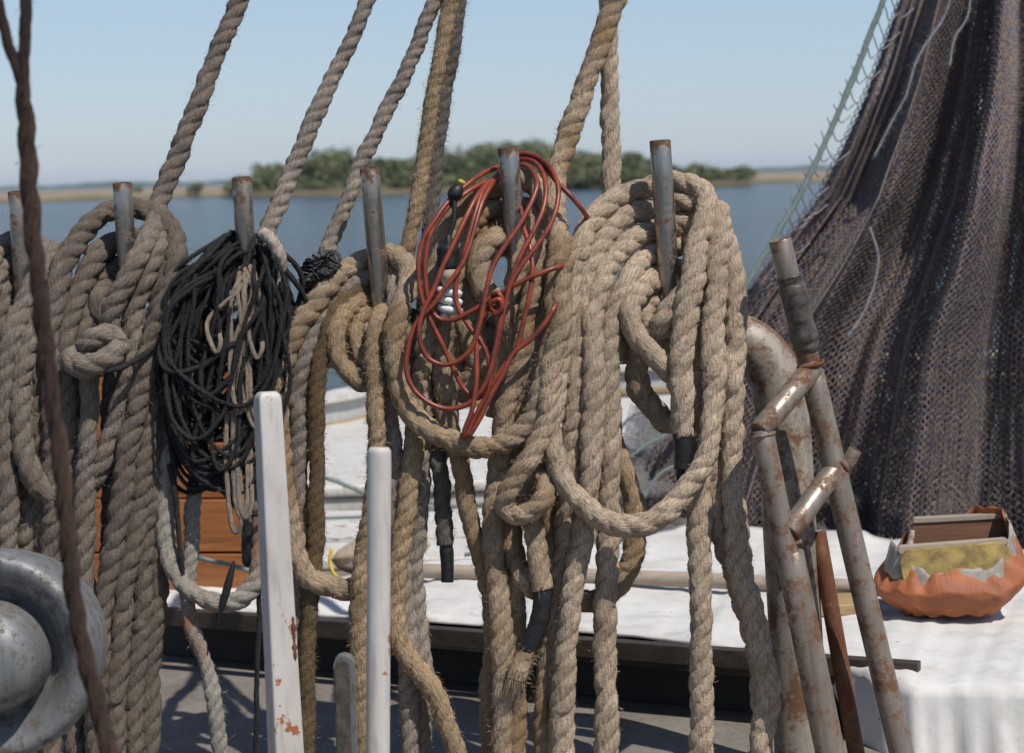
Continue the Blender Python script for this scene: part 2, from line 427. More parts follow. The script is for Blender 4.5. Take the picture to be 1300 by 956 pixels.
def wood(name, c1, c2, rough=.6, sc=(4, 60, 60), coat=0.0):
    m, nt, b = newmat(name); g = geo(nt)
    n1 = noise(nt, mapped(nt, g, sc), 1, 5, .65, .5); n2 = noise(nt, mapped(nt, g, (sc[0] * 3, sc[1] * 4, sc[2] * 4)), 1, 3, .6)
    col = mix(nt, ramp(nt, n1, [(.3, (0.,)), (.7, (1.,))]), c1, c2)
    col = mix(nt, ramp(nt, n2, [(.55, (0.,)), (.75, (.5,))]), col, tuple(x * .4 for x in c2))
    nt.links.new(col, b.inputs['Base Color']); b.inputs['Roughness'].default_value = rough
    b.inputs['Coat Weight'].default_value = coat
    bump(nt, b, n2, .3, .001); return m
M_VARN = wood('orange_varnished_wood', (.36, .14, .042), (.19, .065, .022), .4, (5, 50, 55), .3)
M_DWOOD = wood('dark_wet_wood', (.060, .042, .028), (.022, .016, .012), .6)
M_POLE = wood('weathered_pole', (.40, .325, .26), (.27, .215, .17), .75)
M_BOARD = wood('red_brown_board', (.235, .105, .055), (.11, .048, .028), .7, (5, 60, 90))
M_PLY = wood('pale_timber', (.42, .29, .14), (.27, .17, .08), .7)
def bagm():
    m, nt, b = newmat('orange_cloth'); g = geo(nt)
    n1 = noise(nt, g, 16, 5, .65); n2 = noise(nt, mapped(nt, g, (70, 30, 14)), 1, 4, .6, .4); n3 = noise(nt, g, 700, 1, .5)
    col = mix(nt, ramp(nt, n1, [(.35, (0.,)), (.7, (1.,))]), (.38, .120, .040), (.22, .07, .03))
    nt.links.new(col, b.inputs['Base Color']); b.inputs['Roughness'].default_value = .68
    bump(nt, b, n2, .5, .006); return m
M_BAG = bagm()
M_FOAM = plain('yellow_foam', (.42, .31, .11), .9, (.17, .12, .06), 34, .7, .1, 0, 7, .003)
M_LINER = plain('grey_plastic_liner', (.34, .305, .265), .6, (.18, .15, .12), 40, .6, .4)
M_CANV = plain('tan_canvas', (.50, .43, .34), .85, (.36, .30, .23), 25, .4)

def netm(name, ca, cb, cc):
    m, nt, b = newmat(name); g = geo(nt); uv = uvn(nt)
    n1 = noise(nt, g, 6, 3, .6); n2 = noise(nt, g, 130, 2, .5)
    col = mix(nt, ramp(nt, n2, [(.46, (0.,)), (.54, (1.,))]), ca, cb)
    col = mix(nt, ramp(nt, n1, [(.45, (0.,)), (.7, (.6,))]), col, cc)
    nt.links.new(col, b.inputs['Base Color']); b.inputs['Roughness'].default_value = .8
    return m
M_NET = netm('trawl_net_twine', (.30, .205, .145), (.13, .122, .172), (.26, .22, .185))
M_NETG = netm('grey_net_twine', (.26, .24, .225), (.17, .185, .22), (.30, .27, .24))

# ------------------------------------------------------------------ sky, sun
w = bpy.data.worlds.new('World'); SC.world = w; w.use_nodes = True
nt = w.node_tree; nt.nodes.clear()
sky = nt.nodes.new('ShaderNodeTexSky'); sky.sky_type = 'NISHITA'; sky.sun_disc = False
sun_v = Vector((.42, -.46, 1.0)).normalized()
EL = math.asin(sun_v.z); AZ = math.atan2(sun_v.x, sun_v.y)
sky.sun_elevation = EL; sky.sun_rotation = AZ; sky.altitude = 0; sky.air_density = 1.0; sky.dust_density = 0.4; sky.ozone_density = 3.0
bg = nt.nodes.new('ShaderNodeBackground'); bg.inputs[1].default_value = .095
wo = nt.nodes.new('ShaderNodeOutputWorld')
tcn = nt.nodes.new('ShaderNodeTexCoord'); spz = nt.nodes.new('ShaderNodeSeparateXYZ'); nt.links.new(tcn.outputs['Generated'], spz.inputs[0])
mrz = nt.nodes.new('ShaderNodeMapRange'); nt.links.new(spz.outputs[2], mrz.inputs[0]); mrz.inputs[1].default_value = .0; mrz.inputs[2].default_value = .55; mrz.inputs[3].default_value = .55; mrz.inputs[4].default_value = .0
thin = mix(nt, mrz.outputs[0], sky.outputs[0], (4.35, 5.6, 7.7)); nt.links.new(thin, bg.inputs[0]); nt.links.new(bg.outputs[0], wo.inputs[0])
ld = bpy.data.lights.new('sun', 'SUN'); ld.energy = 4.1; ld.angle = math.radians(.5); ld.color = (1, .955, .88)
lo = bpy.data.objects.new('sun', ld); COL.objects.link(lo); lo.location = (0, 0, 12)
lo.rotation_euler = (-sun_v).to_track_quat('-Z', 'Y').to_euler()

# ------------------------------------------------------------------ water, shores
def water_mat():
    m, nt, b = newmat('river_water'); g = geo(nt)
    n1 = noise(nt, mapped(nt, g, (.6, 1.6, 1)), 1, 6, .62); n2 = noise(nt, mapped(nt, g, (.012, .05, 1)), 1, 3, .5)
    n3 = noise(nt, mapped(nt, g, (.08, .5, 1)), 1, 4, .6)
    nt.links.new(mix(nt, n2, (.05, .085, .12), (.075, .115, .15)), b.inputs['Base Color'])
    b.inputs['Roughness'].default_value = .16; b.inputs['IOR'].default_value = 1.33
    p = bump(nt, b, n3, 1, 2.6); bump(nt, b, n1, 1, 1.2, p); return m
def grid(x0, x1, y0, y1, z, nx=2, ny=2):
    X, Y = np.meshgrid(np.linspace(x0, x1, nx), np.linspace(y0, y1, ny)); V = np.stack([X.ravel(), Y.ravel(), np.full(X.size, z)], 1)
    i = np.arange(ny - 1)[:, None] * nx + np.arange(nx - 1)[None]
    return V, [np.stack([i, i + 1, i + nx + 1, i + nx], -1).reshape(-1, 4)]
V, F = grid(-5900, 5900, -5900, 5900, 0, 24, 24)
tag(mesh('water', V, F, water_mat(), smooth=False), kind='structure')

def land(name, mat, xs, shore, depth, hs, seed, nx=140, ny=10):
    """low land: xs = pixel range, shore(px)->distance of the waterline, rising gently away from the water"""
    px = np.linspace(xs[0], xs[1], nx); rows = []
    t = np.array([0, .004, .012, .04, .1, .25, .5, .75, .9, 1])
    hgt = np.array([-.3, .35, .8, 1.0, 1.15, 1.3, 1.4, 1.4, 1.2, -.3])
    for k in range(len(t)):
        row = []
        for i, x in enumerate(px):
            d0 = shore(x); d = d0 + depth * t[k]
            X = (x - 650) / FPX * d
            n = .12 * math.sin(x * .13 + k + seed) + .1 * math.sin(x * .41 + seed * 2 + k)
            row.append((X, d, hgt[k] * hs + (n if 0 < k < 9 else 0)))
        rows.append(row)
    V = np.array(rows).reshape(-1, 3); ny = len(t)
    i = np.arange(ny - 1)[:, None] * nx + np.arange(nx - 1)[None]
    return tag(mesh(name, V, [np.stack([i, i + 1, i + nx + 1, i + nx], -1).reshape(-1, 4)], mat), kind='structure')
def marsh_mat():
    m, nt, b = newmat('marsh_ground'); g = geo(nt)
    sp = nd(nt, 'ShaderNodeSeparateXYZ'); nt.links.new(g, sp.inputs[0])
    n1 = noise(nt, mapped(nt, g, (.08, .02, 1)), 1, 4, .6)
    a = nd(nt, 'ShaderNodeMath', operation='MULTIPLY_ADD'); nt.links.new(sp.outputs[2], a.inputs[0]); a.inputs[1].default_value = .5; nt.links.new(n1, a.inputs[2])
    col = ramp(nt, a.outputs[0], [(.45, (.105, .085, .055)), (.8, (.10, .10, .045)), (.98, (.235, .18, .115))])
    nt.links.new(col, b.inputs['Base Color']); b.inputs['Roughness'].default_value = .95
    return m
MM = marsh_mat()
land('marsh', MM, (-250, 560), lambda x: 440 + .05 * x, 420, 1.45, 1)
land('marsh', MM, (860, 1600), lambda x: 470 + .02 * x, 500, 1.5, 4)
land('island_ground', plain('island_shore', (.095, .088, .045), .95, (.14, .105, .06), .2, 0), (285, 955), lambda x: 420 + 14 * math.sin(x * .011) + (50 if x < 300 else 0), 60, 1.0, 2)
m_far = plain('far_shore_woods', (.035, .06, .04), .9, (.05, .075, .05), .02, 0)
px = np.linspace(-400, 1700, 260); D = 4200
top = 9 + 4 * vnoise(px / 60, 3) + 2.2 * vnoise(px / 17, 4) + 1.2 * vnoise(px / 5, 5)
V = []
for i, x in enumerate(px):
    X = (x - 650) / FPX * D
    V += [(X, D, -.5), (X, D + 30, top[i] * .7), (X, D + 120, top[i]), (X, D + 300, top[i] * .8), (X, D + 400, -.5)]
V = np.array(V); i = np.arange(len(px) - 1)[:, None] * 5 + np.arange(4)[None]
tag(mesh('far_shore', V, [np.stack([i, i + 5, i + 6, i + 1], -1).reshape(-1, 4)], m_far), kind='structure')

def leaf_mat(name, a, b_, c):
    m, nt, b = newmat(name); g = geo(nt)
    n1 = noise(nt, g, .22, 3, .6); n2 = noise(nt, g, 1.7, 2, .6)
    col = mix(nt, ramp(nt, n1, [(.4, (0.,)), (.62, (1.,))]), a, b_)
    col = mix(nt, ramp(nt, n2, [(.5, (0.,)), (.7, (.6,))]), col, c)
    nt.links.new(col, b.inputs['Base Color']); b.inputs['Roughness'].default_value = .7
    return m
M_LEAF = leaf_mat('tree_foliage', (.085, .11, .04), (.16, .175, .06), (.19, .19, .085))
M_TRUNK = plain('tree_bark', (.10, .075, .055), .9)
def crown(cx, cy, z0, h, wd, nf, rs):
    c = []
    nl = 9
    for k in range(nl):
        a = rs.uniform(0, 6.28); q = rs.uniform(.1, .8)
        c.append((cx + math.cos(a) * q * wd * .55, cy + math.sin(a) * q * wd * .5, z0 + h * rs.uniform(.3, .88), wd * rs.uniform(.2, .36)))
    c = np.array(c); k = rs.integers(0, nl, nf)
    d = rs.normal(0, 1, (nf, 3)); d /= np.linalg.norm(d, axis=1)[:, None]
    p = c[k, :3] + d * (c[k, 3] * rs.uniform(.55, 1.05, nf))[:, None] * np.array([1, 1, .75])
    a = rs.normal(0, 1, (nf, 3)); a /= np.linalg.norm(a, axis=1)[:, None]
    b = np.cross(a, d + rs.normal(0, .4, (nf, 3))); b /= np.linalg.norm(b, axis=1)[:, None]
    s = rs.uniform(.25, .55, (nf, 1))
    V = np.stack([p - a * s, p + b * s * .7, p + a * s, p - b * s * .7], 1).reshape(-1, 3)
    return V, [np.arange(nf * 4).reshape(-1, 4)], None
rs = np.random.default_rng(5)
def hor(x): return 224 - (x - 650) * math.tan(-ROLL)
tops = np.array([(303, 238), (330, 218), (352, 206), (380, 204), (410, 194), (435, 187), (470, 196), (500, 196), (540, 200), (575, 190), (605, 184), (635, 180), (660, 178), (695, 181), (722, 194), (760, 196), (790, 187), (820, 196), (850, 203), (880, 209), (905, 214), (935, 222)])
parts = []; tparts = []
for k in range(120):
    x = rs.uniform(300, 932); d = rs.uniform(428, 475)
    ty = np.interp(x, tops[:, 0], tops[:, 1]) + rs.uniform(-3, 7) + (5 if k % 3 == 0 else 0)
    h = (hor(x) - ty) / FPX * d + ZC - 1.0
    h = max(h, 2.0)
    X = (x - 650) / FPX * d
    parts.append(crown(X, d, 1.0, h, max(3.5, h * .95), 420, rs))
    for q in range(2):
        c = np.array([[X + rs.uniform(-1, 1), d, .8], [X + rs.uniform(-1, 1), d, h * .45], [X + rs.uniform(-1.5, 1.5), d, h * .8]])
        v, f, u, _ = sweep(c, [.25, .18, .08], 6); tparts.append((v, f, None))
# understorey along the shore
for k in range(170):
    x = rs.uniform(300, 950); d = rs.uniform(424, 436)
    parts.append(crown((x - 650) / FPX * d, d, .5, rs.uniform(1.8, 4.8), rs.uniform(3, 5.5), 130, rs))
V, F, _ = join(parts); nleaf = len(F[0])
Vt, Ft, _ = join(tparts)
V2, F2, _ = join([(V, F, None), (Vt, Ft, None)])
nq = len(F2[0]); fm = np.concatenate([(np.arange(nq) >= nleaf).astype(int), np.ones(len(F2[1]) if len(F2) > 1 else 0, int)])
tag(mesh('island_wood', V2, F2, None, smooth=False, mats=[M_LEAF, M_TRUNK], fm=fm), kind='stuff')
def bush(name, x, d, h, wd, label, nf=260):
    o = empty(name, ((x - 650) / FPX * d, d, 1.0))
    v, f, _ = crown(o.location[0], d, 1.0, h, wd, nf, rs); mesh('crown', v, f, M_LEAF, o, smooth=False)
    c = np.array([[o.location[0], d, .8], [o.location[0] + .2, d, h * .5], [o.location[0] + .1, d, h * .8 + 1]])
    v, f, u, _ = sweep(c, [.2, .14, .06], 7); mesh('trunk', v, f, M_TRUNK, o)
    tag(o, label, 'bush', 'bushes on the marsh')
bush('bush', 257, 455, 2.6, 4.5, 'lone round green bush on the marsh left of the island')
bush('bush', 176, 470, 1.7, 4.0, 'small low bush behind the second pin from the left')
bush('bush', 957, 520, 2.9, 4.0, 'dark bush on the marsh just right of the island', 200)
m_sand = plain('pale_roof', (.62, .56, .50), .7)
bx = (930 - 650) / FPX * 600
sh = empty('shed', (bx, 600, 1.2)); tag(sh, 'low pale shed on the far marsh right of the island', 'shed')
box('wall', (bx, 600, 2.1), (3.6, 0, 0), (0, 2.5, 0), (0, 0, 1.0), m_sand, sh, .02)
V = np.array([(bx - 4, 597, 3.1), (bx + 4, 597, 3.1), (bx + 4, 603, 3.1), (bx - 4, 603, 3.1), (bx - 3.8, 600, 4.0), (bx + 3.8, 600, 4.0)])
mesh('roof', V, [np.array([(0, 1, 5, 4), (2, 3, 4, 5), (3, 2, 1, 0)]), np.array([(0, 4, 3), (1, 2, 5)])], plain('shed_roof', (.40, .38, .36), .7), sh, smooth=False)

# ------------------------------------------------------------------ boat: deck, bulwark, ice chest
V, F, _ = box_parts((0, 4.9, DECK - .12), (3.6, 0, 0), (0, 3.9, 0), (0, 0, .12))
tag(mesh('deck', V, F, M_DECK, smooth=False), kind='structure')
blw = empty('bulwark', (0, 7.6, DECK))
tag(blw, 'grey far bulwark with pale cap rail between the ropes and the water', 'bulwark')
line = [(-400, 560), (100, 530), (416, 503), (462, 494), (587, 477), (790, 464), (1000, 455), (1500, 440)]
pts = [onz(x, y, ZC - .75) for x, y in line]
c, _ = spline(pts, .12); nrm = np.gradient(c, axis=0); nrm = np.stack([-nrm[:, 1], nrm[:, 0], 0 * nrm[:, 0]], 1); nrm /= np.linalg.norm(nrm, axis=1)[:, None]
def strip(c, nrm, w0, w1, z0, z1):
    a = c + nrm * w0; b = c + nrm * w1
    V = np.stack([np.c_[a[:, :2], np.full(len(a), z0)], np.c_[a[:, :2], np.full(len(a), z1)], np.c_[b[:, :2], np.full(len(a), z1)], np.c_[b[:, :2], np.full(len(a), z0)]], 1).reshape(-1, 3)
    i = np.arange(len(a) - 1)[:, None] * 4; j = np.arange(4)[None]
    F = np.stack([i + j, i + (j + 1) % 4, i + 4 + (j + 1) % 4, i + 4 + j], -1).reshape(-1, 4)
    return V, [F]
V, F = strip(c, nrm, 0.0, .07, DECK - .6, ZC - .775); mesh('hull_side', V, F, M_GHULL, blw, smooth=False)
V, F = strip(c, nrm, -.025, .10, ZC - .772, ZC - .75); mesh('cap_rail', V, F, M_WHULL, blw, smooth=False)
V, F = strip(c, nrm, -.02, -.002, ZC - .862, ZC - .845); mesh('rubbing_strip', V, F, M_PLY, blw, smooth=False)

ch = empty('ice_chest', (.1, 6.1, DECK)); tag(ch, 'large white ice chest on deck behind the tarp table', 'ice chest')
def poly_prism(pts2, z0, z1):
    n = len(pts2); V = np.array([(x, y, z0) for x, y in pts2] + [(x, y, z1) for x, y in pts2])
    F4 = np.array([(i, (i + 1) % n, n + (i + 1) % n, n + i) for i in range(n)])
    return V, F4, n
def prism(name, pts2, z0, z1, mat, parent=None, bev=.01):
    V, F4, n = poly_prism(pts2, z0, z1)
    assert n == 4
    F4 = np.vstack([F4, [(3, 2, 1, 0), (4, 5, 6, 7)]])
    o = mesh(name, V, F4, mat, parent, smooth=False)
    if bev: b = o.modifiers.new('bevel', 'BEVEL'); b.width = bev; b.segments = 3
    return o
q = [onz(300, 622, ZC - .85)[:2], onz(830, 600, ZC - .85)[:2], onz(860, 500, ZC - .85)[:2], onz(380, 532, ZC - .85)[:2]]
prism('lid', q, ZC - .885, ZC - .85, M_WHULL, ch, .012)
q2 = [p + (np.mean(q, axis=0) - p) * .015 for p in q]
prism('body', q2, DECK + .002, ZC - .888, M_WHULL, ch, .008)
# white bench in front of the chest
q = [onz(240, 712, ZC - .9)[:2], onz(860, 704, ZC - .9)[:2], onz(860, 642, ZC - .9)[:2], onz(240, 650, ZC - .9)[:2]]
tag(prism('low_bench', q, DECK + .002, ZC - .9, M_WHULL, None, .008), 'low white bench with dirt stains in front of the ice chest', 'bench')

# ------------------------------------------------------------------ table with tarp
nearL = np.array([(190, 768), (530, 785), (800, 803), (940, 822), (1060, 838), (1110, 856), (1160, 866), (1300, 868), (1480, 880)], float)
farL = np.array([(190, 748), (420, 733), (540, 713), (700, 699), (818, 682), (876, 668), (948, 666), (1042, 674), (1105, 681), (1300, 697), (1480, 705)], float)
xs = np.linspace(190, 1480, 150); NT = 34; ND = 14
rows = []
for k in range(NT + ND):
    row = []
    for i, x in enumerate(xs):
        yn = np.interp(x, nearL[:, 0], nearL[:, 1]); yf = np.interp(x, farL[:, 0], farL[:, 1])
        A = onz(x, yn, TAB); B_ = onz(x, yf, TAB)
        if k < NT:
            t = k / (NT - 1); p = B_ + (A - B_) * t
            p = p + np.array([0, 0, .006 * vnoise(np.array([x / 60 + t * 3]), 21)[0] + .003 * vnoise(np.array([x / 14 + t * 7]), 22)[0] + (.012 * max(0, vnoise(np.array([x / 28.]), 25)[0]) if t < .08 else 0)])
            if k == NT - 1: p[2] -= .004
        else:
            t = (k - NT + 1) / ND
            L = np.interp(x, [190, 1040, 1075, 1110, 1480], [.006, .006, .10, .27, .27])
            out = .03 + .012 * math.sin(x * .055 + 1) + .008 * math.sin(x * .17)
            p = A + np.array([0, -out * min(1, t * 2.2) * (1 if L > .05 else .1), -L * t ** .9])
        row.append(p)
    rows.append(row)
V = np.array(rows).reshape(-1, 3); nx = len(xs)
i = np.arange(NT + ND - 1)[:, None] * nx + np.arange(nx - 1)[None]
tb = empty('work_table', tuple(onz(700, 760, DECK))); tag(tb, 'low work table on deck under the white tarp', 'table')
tp = mesh('tarp', V, [np.stack([i + nx, i + nx + 1, i + 1, i], -1).reshape(-1, 4)], M_TARP)
sm = tp.modifiers.new('thick', 'SOLIDIFY'); sm.thickness = .0015; sm.offset = -1
tag(tp, 'white tarp spread over the table under the pole and orange bag', 'tarp')
q = [onz(195, 766, TAB)[:2], onz(1120, 845, TAB)[:2], onz(1120, 700, TAB)[:2], onz(195, 752, TAB)[:2]]
q3 = [onz(1090, 842, TAB)[:2], onz(1500, 872, TAB)[:2], onz(1500, 712, TAB)[:2], onz(1090, 690, TAB)[:2]]
prism('table_top', q, TAB - .04, TAB - .012, M_DWOOD, tb, .002)
prism('cabinet', q3, DECK + .002, TAB - .012, M_DWOOD, tb, .002)
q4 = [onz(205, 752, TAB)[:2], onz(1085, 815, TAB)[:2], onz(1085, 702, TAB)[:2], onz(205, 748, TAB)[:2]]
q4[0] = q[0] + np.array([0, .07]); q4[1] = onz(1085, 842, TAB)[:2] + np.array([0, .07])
prism('body', q4, DECK + .002, TAB - .042, M_TABSHADE, tb, .002)  # recessed dark block added so the gap under the table looks shaded
for x, y in () and ((230, 762), (640, 775), (1050, 800)):
    p = onz(x, y - 6, TAB); box('leg', (p[0], p[1] + .08, (DECK + TAB) / 2 - .02), (.025, 0, 0), (0, .025, 0), (0, 0, (TAB - DECK) / 2 - .022), M_DWOOD, tb, .002)
# plank along the near edge
A = onz(205, 781, TAB - .012); B_ = onz(1168, 852, TAB - .004)
d = (B_ - A); L = np.linalg.norm(d); d /= L; s = np.array([-d[1], d[0], 0])
pk = box('edge_plank', (A + B_) / 2 - s * .004, d * L / 2, s * .012, (0, 0, .016), M_DWOOD, None, .0015)
tag(pk, 'long dark plank lying along the front edge of the tarp', 'plank')
p = onz(1050, 768, TAB + .01)
tag(box('wood_offcut', p, (.085, .01, .0), (-.006, .05, 0), (0, 0, .010), M_PLY, None, .002), 'short pale timber offcut on the tarp beside the leaning pipes', 'offcut')

# pole
tag(tube('pole', [(*onz(505, 724, TAB + .018), 1), (*onz(800, 733, TAB + .018), 1), (*onz(1140, 748, TAB + .026), 1.05)], M_POLE, 12.5, raw=True, n=20, step=.02, lump=.02, lumplen=.2),
    'long weathered wooden pole lying across the white tarp', 'pole')

# ------------------------------------------------------------------ orange cloth bag
bagc = onz(1212, 785, TAB); bagc[1] += .035
bag = empty('cloth_bag', tuple(bagc)); tag(bag, 'crumpled orange cloth bag on the tarp with boards inside', 'bag')
nth, nz_ = 96, 26; V = []
W, Dp = .138, .092
for k in range(nz_):
    t = k / (nz_ - 1)
    for j in range(nth):
        a = 2 * PI * j / nth
        bul = math.sin(min(1, t * 1.0 + .12) * PI * .62) ** .5
        if t < .12: bul = .80 * (t / .12) ** .35 + .001
        sx = abs(math.cos(a)) ** .75 * math.copysign(1, math.cos(a)); sy = abs(math.sin(a)) ** .85 * math.copysign(1, math.sin(a))
        pl = 1 + .035 * math.sin(a * 11 + t * 2) * t + .02 * math.sin(a * 23 + 1) * t ** 2 + .02 * math.sin(a * 5 + t * 6)
        ht = .088 + (.075 if True else 0) * max(0, math.cos(a - .35)) ** 2 + .055 * max(0, math.sin(a)) + .006 * math.sin(a * 7)
        inw = 1 - .22 * max(0, t - .6) / .4
        V.append((bagc[0] + W * sx * bul * pl * inw, bagc[1] + Dp * sy * bul * pl * inw, TAB + .003 + ht * t + .003 * math.sin(a * 17 + t * 9)))
V.append((bagc[0], bagc[1], TAB + .003))
F = [(k * nth + j, k * nth + (j + 1) % nth, (k + 1) * nth + (j + 1) % nth, (k + 1) * nth + j) for k in range(nz_ - 1) for j in range(nth)]
ob = mesh('cloth', V, np.array(F), M_BAG, bag); sm = ob.modifiers.new('t', 'SOLIDIFY'); sm.thickness = .002; sm.offset = -1
ss_ = ob.modifiers.new('s', 'SUBSURF'); ss_.levels = ss_.render_levels = 1
# liner hem
hem = []
for j in range(60):
    a = PI + PI * 1.0 * j / 59
    ht = .090 + .005 * math.sin(j * .5) + .04 * max(0, math.cos(a - .3)) ** 2
    hem.append((bagc[0] + W * .92 * abs(math.cos(a)) ** .75 * math.copysign(1, math.cos(a)), bagc[1] - Dp * .84 * abs(math.sin(a)) ** .85 + .004, TAB + ht, 1 + .12 * math.sin(j * 1.7)))
V = []; nl = 90
rsl = np.random.default_rng(4); jl = vnoise(np.arange(nl) / 2.3, 71); jk = vnoise(np.arange(nl) / 5., 72)
for k in range(6):
    t = k / 5
    for j in range(nl):
        a = PI * .93 + PI * 1.14 * j / (nl - 1)
        cxx, cyy = math.cos(a), math.sin(a)
        hh_ = .080 + .028 * abs(cxx) ** 4 + .03 * max(0, math.cos(a - .35)) ** 2 + .005 * jk[j]
        top_ = hh_ + .012 + .003 * jl[j] + .022 * abs(cxx) ** 3
        rad_ = (.86 - .10 * t + .015 * jl[j] * (1 - abs(t - .5)))
        V.append((bagc[0] + W * rad_ * abs(cxx) ** .75 * math.copysign(1, cxx), bagc[1] + Dp * rad_ * abs(cyy) ** .85 * math.copysign(1, cyy), TAB + hh_ - .02 + (top_ - hh_ + .02) * t + .002 * jk[j]))
F = np.array([(k * nl + j, k * nl + j + 1, (k + 1) * nl + j + 1, (k + 1) * nl + j) for k in range(5) for j in range(nl - 1)])
ol_ = mesh('plastic_liner', V, F, M_LINER, bag); q_ = ol_.modifiers.new('t', 'SOLIDIFY'); q_.thickness = .0012
def slab(name, cx, y0, z0, z1, w0, w1, thk, mat, parent, rnd=.014, lean=.0, tilt=0.0):
    """upright board/foam with rounded top corners"""
    out = []
    for a in np.linspace(0, PI / 2, 6): out.append((w1 - rnd + rnd * math.cos(a), z1 - rnd + rnd * math.sin(a)))
    for a in np.linspace(PI / 2, PI, 6): out.append((-w1 + rnd + rnd * math.cos(a), z1 - rnd + rnd * math.sin(a)))
    out = [(w0, z0)] + out + [(-w0, z0)]
    n = len(out); rs_ = np.random.default_rng(int(z1 * 1000))
    V = []
    for dy in (-thk / 2, thk / 2):
        for x, z in out: V.append((cx + x, y0 + dy + lean * (z - z0), z + tilt * x))
    V = np.array(V); V[:, 2] += rs_.normal(0, .0006, len(V))
    F4 = [np.array([(i, (i + 1) % n, n + (i + 1) % n, n + i) for i in range(n)])]
    c0, c1 = len(V), len(V) + 1
    V = np.vstack([V, V[:n].mean(0), V[n:].mean(0)])
    F3 = np.array([(c0, (i + 1) % n, i) for i in range(n)] + [(c1, n + i, n + (i + 1) % n) for i in range(n)])
    o = mesh(name, V, F4 + [F3], mat, parent, smooth=False)
    return o
slab('front_board', bagc[0] - .002, bagc[1] - .058, TAB + .04, TAB + .133, .088, .098, .014, M_FOAM, bag, .02, .18, .06)
slab('board_cap', bagc[0] - .002, bagc[1] - .027, TAB + .128, TAB + .1375, .096, .099, .020, M_POLE, bag, .006, .18, .06)
slab('back_board', bagc[0] + .028, bagc[1] + .045, TAB + .04, TAB + .166, .085, .088, .016, M_BOARD, bag, .016, .05, .03)
slab('board_cap', bagc[0] + .028, bagc[1] + .049, TAB + .1655, TAB + .1725, .084, .086, .018, M_POLE, bag, .005, .05, .03)
tube('liner_fold', [(bagc[0] - .062, bagc[1] + .03, TAB + .15, .6), (bagc[0] - .070, bagc[1] + .02, TAB + .12, 1), (bagc[0] - .075, bagc[1] + .0, TAB + .09, 1)], M_WEYE, 6, bag, raw=True, step=.004, lump=.15)
tube('liner_fold', [(bagc[0] + .112, bagc[1] + .03, TAB + .165, .5), (bagc[0] + .118, bagc[1] + .01, TAB + .13, 1), (bagc[0] + .112, bagc[1] - .02, TAB + .10, 1)], M_WEYE, 5, bag, raw=True, step=.004, lump=.15)

# canvas bundle with yellow edging (behind fourth coil)
cb = empty('canvas_bundle', tuple(onz(480, 735, TAB))); tag(cb, 'tan canvas bundle with yellow edging behind the round white post', 'bundle')
c0 = np.array(onz(484, 722, TAB)); rs_ = np.random.default_rng(3)
V = []; nn, mm = 40, 18
for k in range(mm):
    t = k / (mm - 1)
    for j in range(nn):
        a = 2 * PI * j / nn; rr = math.sin(t * PI) ** .6 * (1 + .08 * math.sin(3 * a + t * 5) + .05 * math.sin(7 * a))
        V.append(c0 + np.array([(t - .5) * .21, math.cos(a) * .045 * rr, .035 + .045 * math.sin(a) * rr + .028 * (t - .5)]))
F = [(k * nn + j, k * nn + (j + 1) % nn, (k + 1) * nn + (j + 1) % nn, (k + 1) * nn + j) for k in range(mm - 1) for j in range(nn)]
mesh('canvas', V, np.array(F), M_CANV, cb)
tube('edging', [tuple(c0 + np.array(v)) for v in ((-.10, -.02, .05), (-.104, -.03, .02), (-.085, -.052, -.008), (-.03, -.06, -.006), (.04, -.05, .02), (.10, -.03, .075))], M_YEL, 3.2, cb, raw=True)

# orange varnished crate on the left
cr = empty('wooden_crate', tuple(onz(230, 765, DECK + .0))); tag(cr, 'orange varnished wooden crate standing behind the left rope coils', 'crate')
for k, (y0, y1) in enumerate(((452, 560), (562, 632), (634, 700), (703, 770))):
    a = at(100, (y0 + y1) / 2, 4.0); b = at(335, (y0 + y1) / 2, 4.0)
    box('plank', (a + b) / 2 + np.array([0, .004 * (k % 2), 0]), (b - a) / 2, (0, .009, 0), (0, 0, (y1 - y0) / 2 / FPX * 4.0), M_VARN, cr, .002)
a = at(217, 612, 4.0); box('back_board', a + np.array([0, .022, 0]), (.185, 0, 0), (0, .006, 0), (0, 0, .24), M_VARN, cr, .002)
a = at(112, 640, 4.0); box('corner_post', a + np.array([0, .035, -.02]), (.02, 0, 0), (0, .022, 0), (0, 0, .23), M_VARN, cr, .002)
a = at(322, 640, 4.0); box('corner_post', a + np.array([0, .035, -.02]), (.02, 0, 0), (0, .022, 0), (0, 0, .23), M_VARN, cr, .002)
a = at(100, 640, 4.0); box('side_panel', a + np.array([.0, .25, -.0]), (.009, 0, 0), (0, .24, 0), (0, 0, .20), M_VARN, cr, .002)
a = at(335, 640, 4.0); box('side_panel', a + np.array([.0, .25, -.0]), (.009, 0, 0), (0, .24, 0), (0, 0, .20), M_VARN, cr, .002)

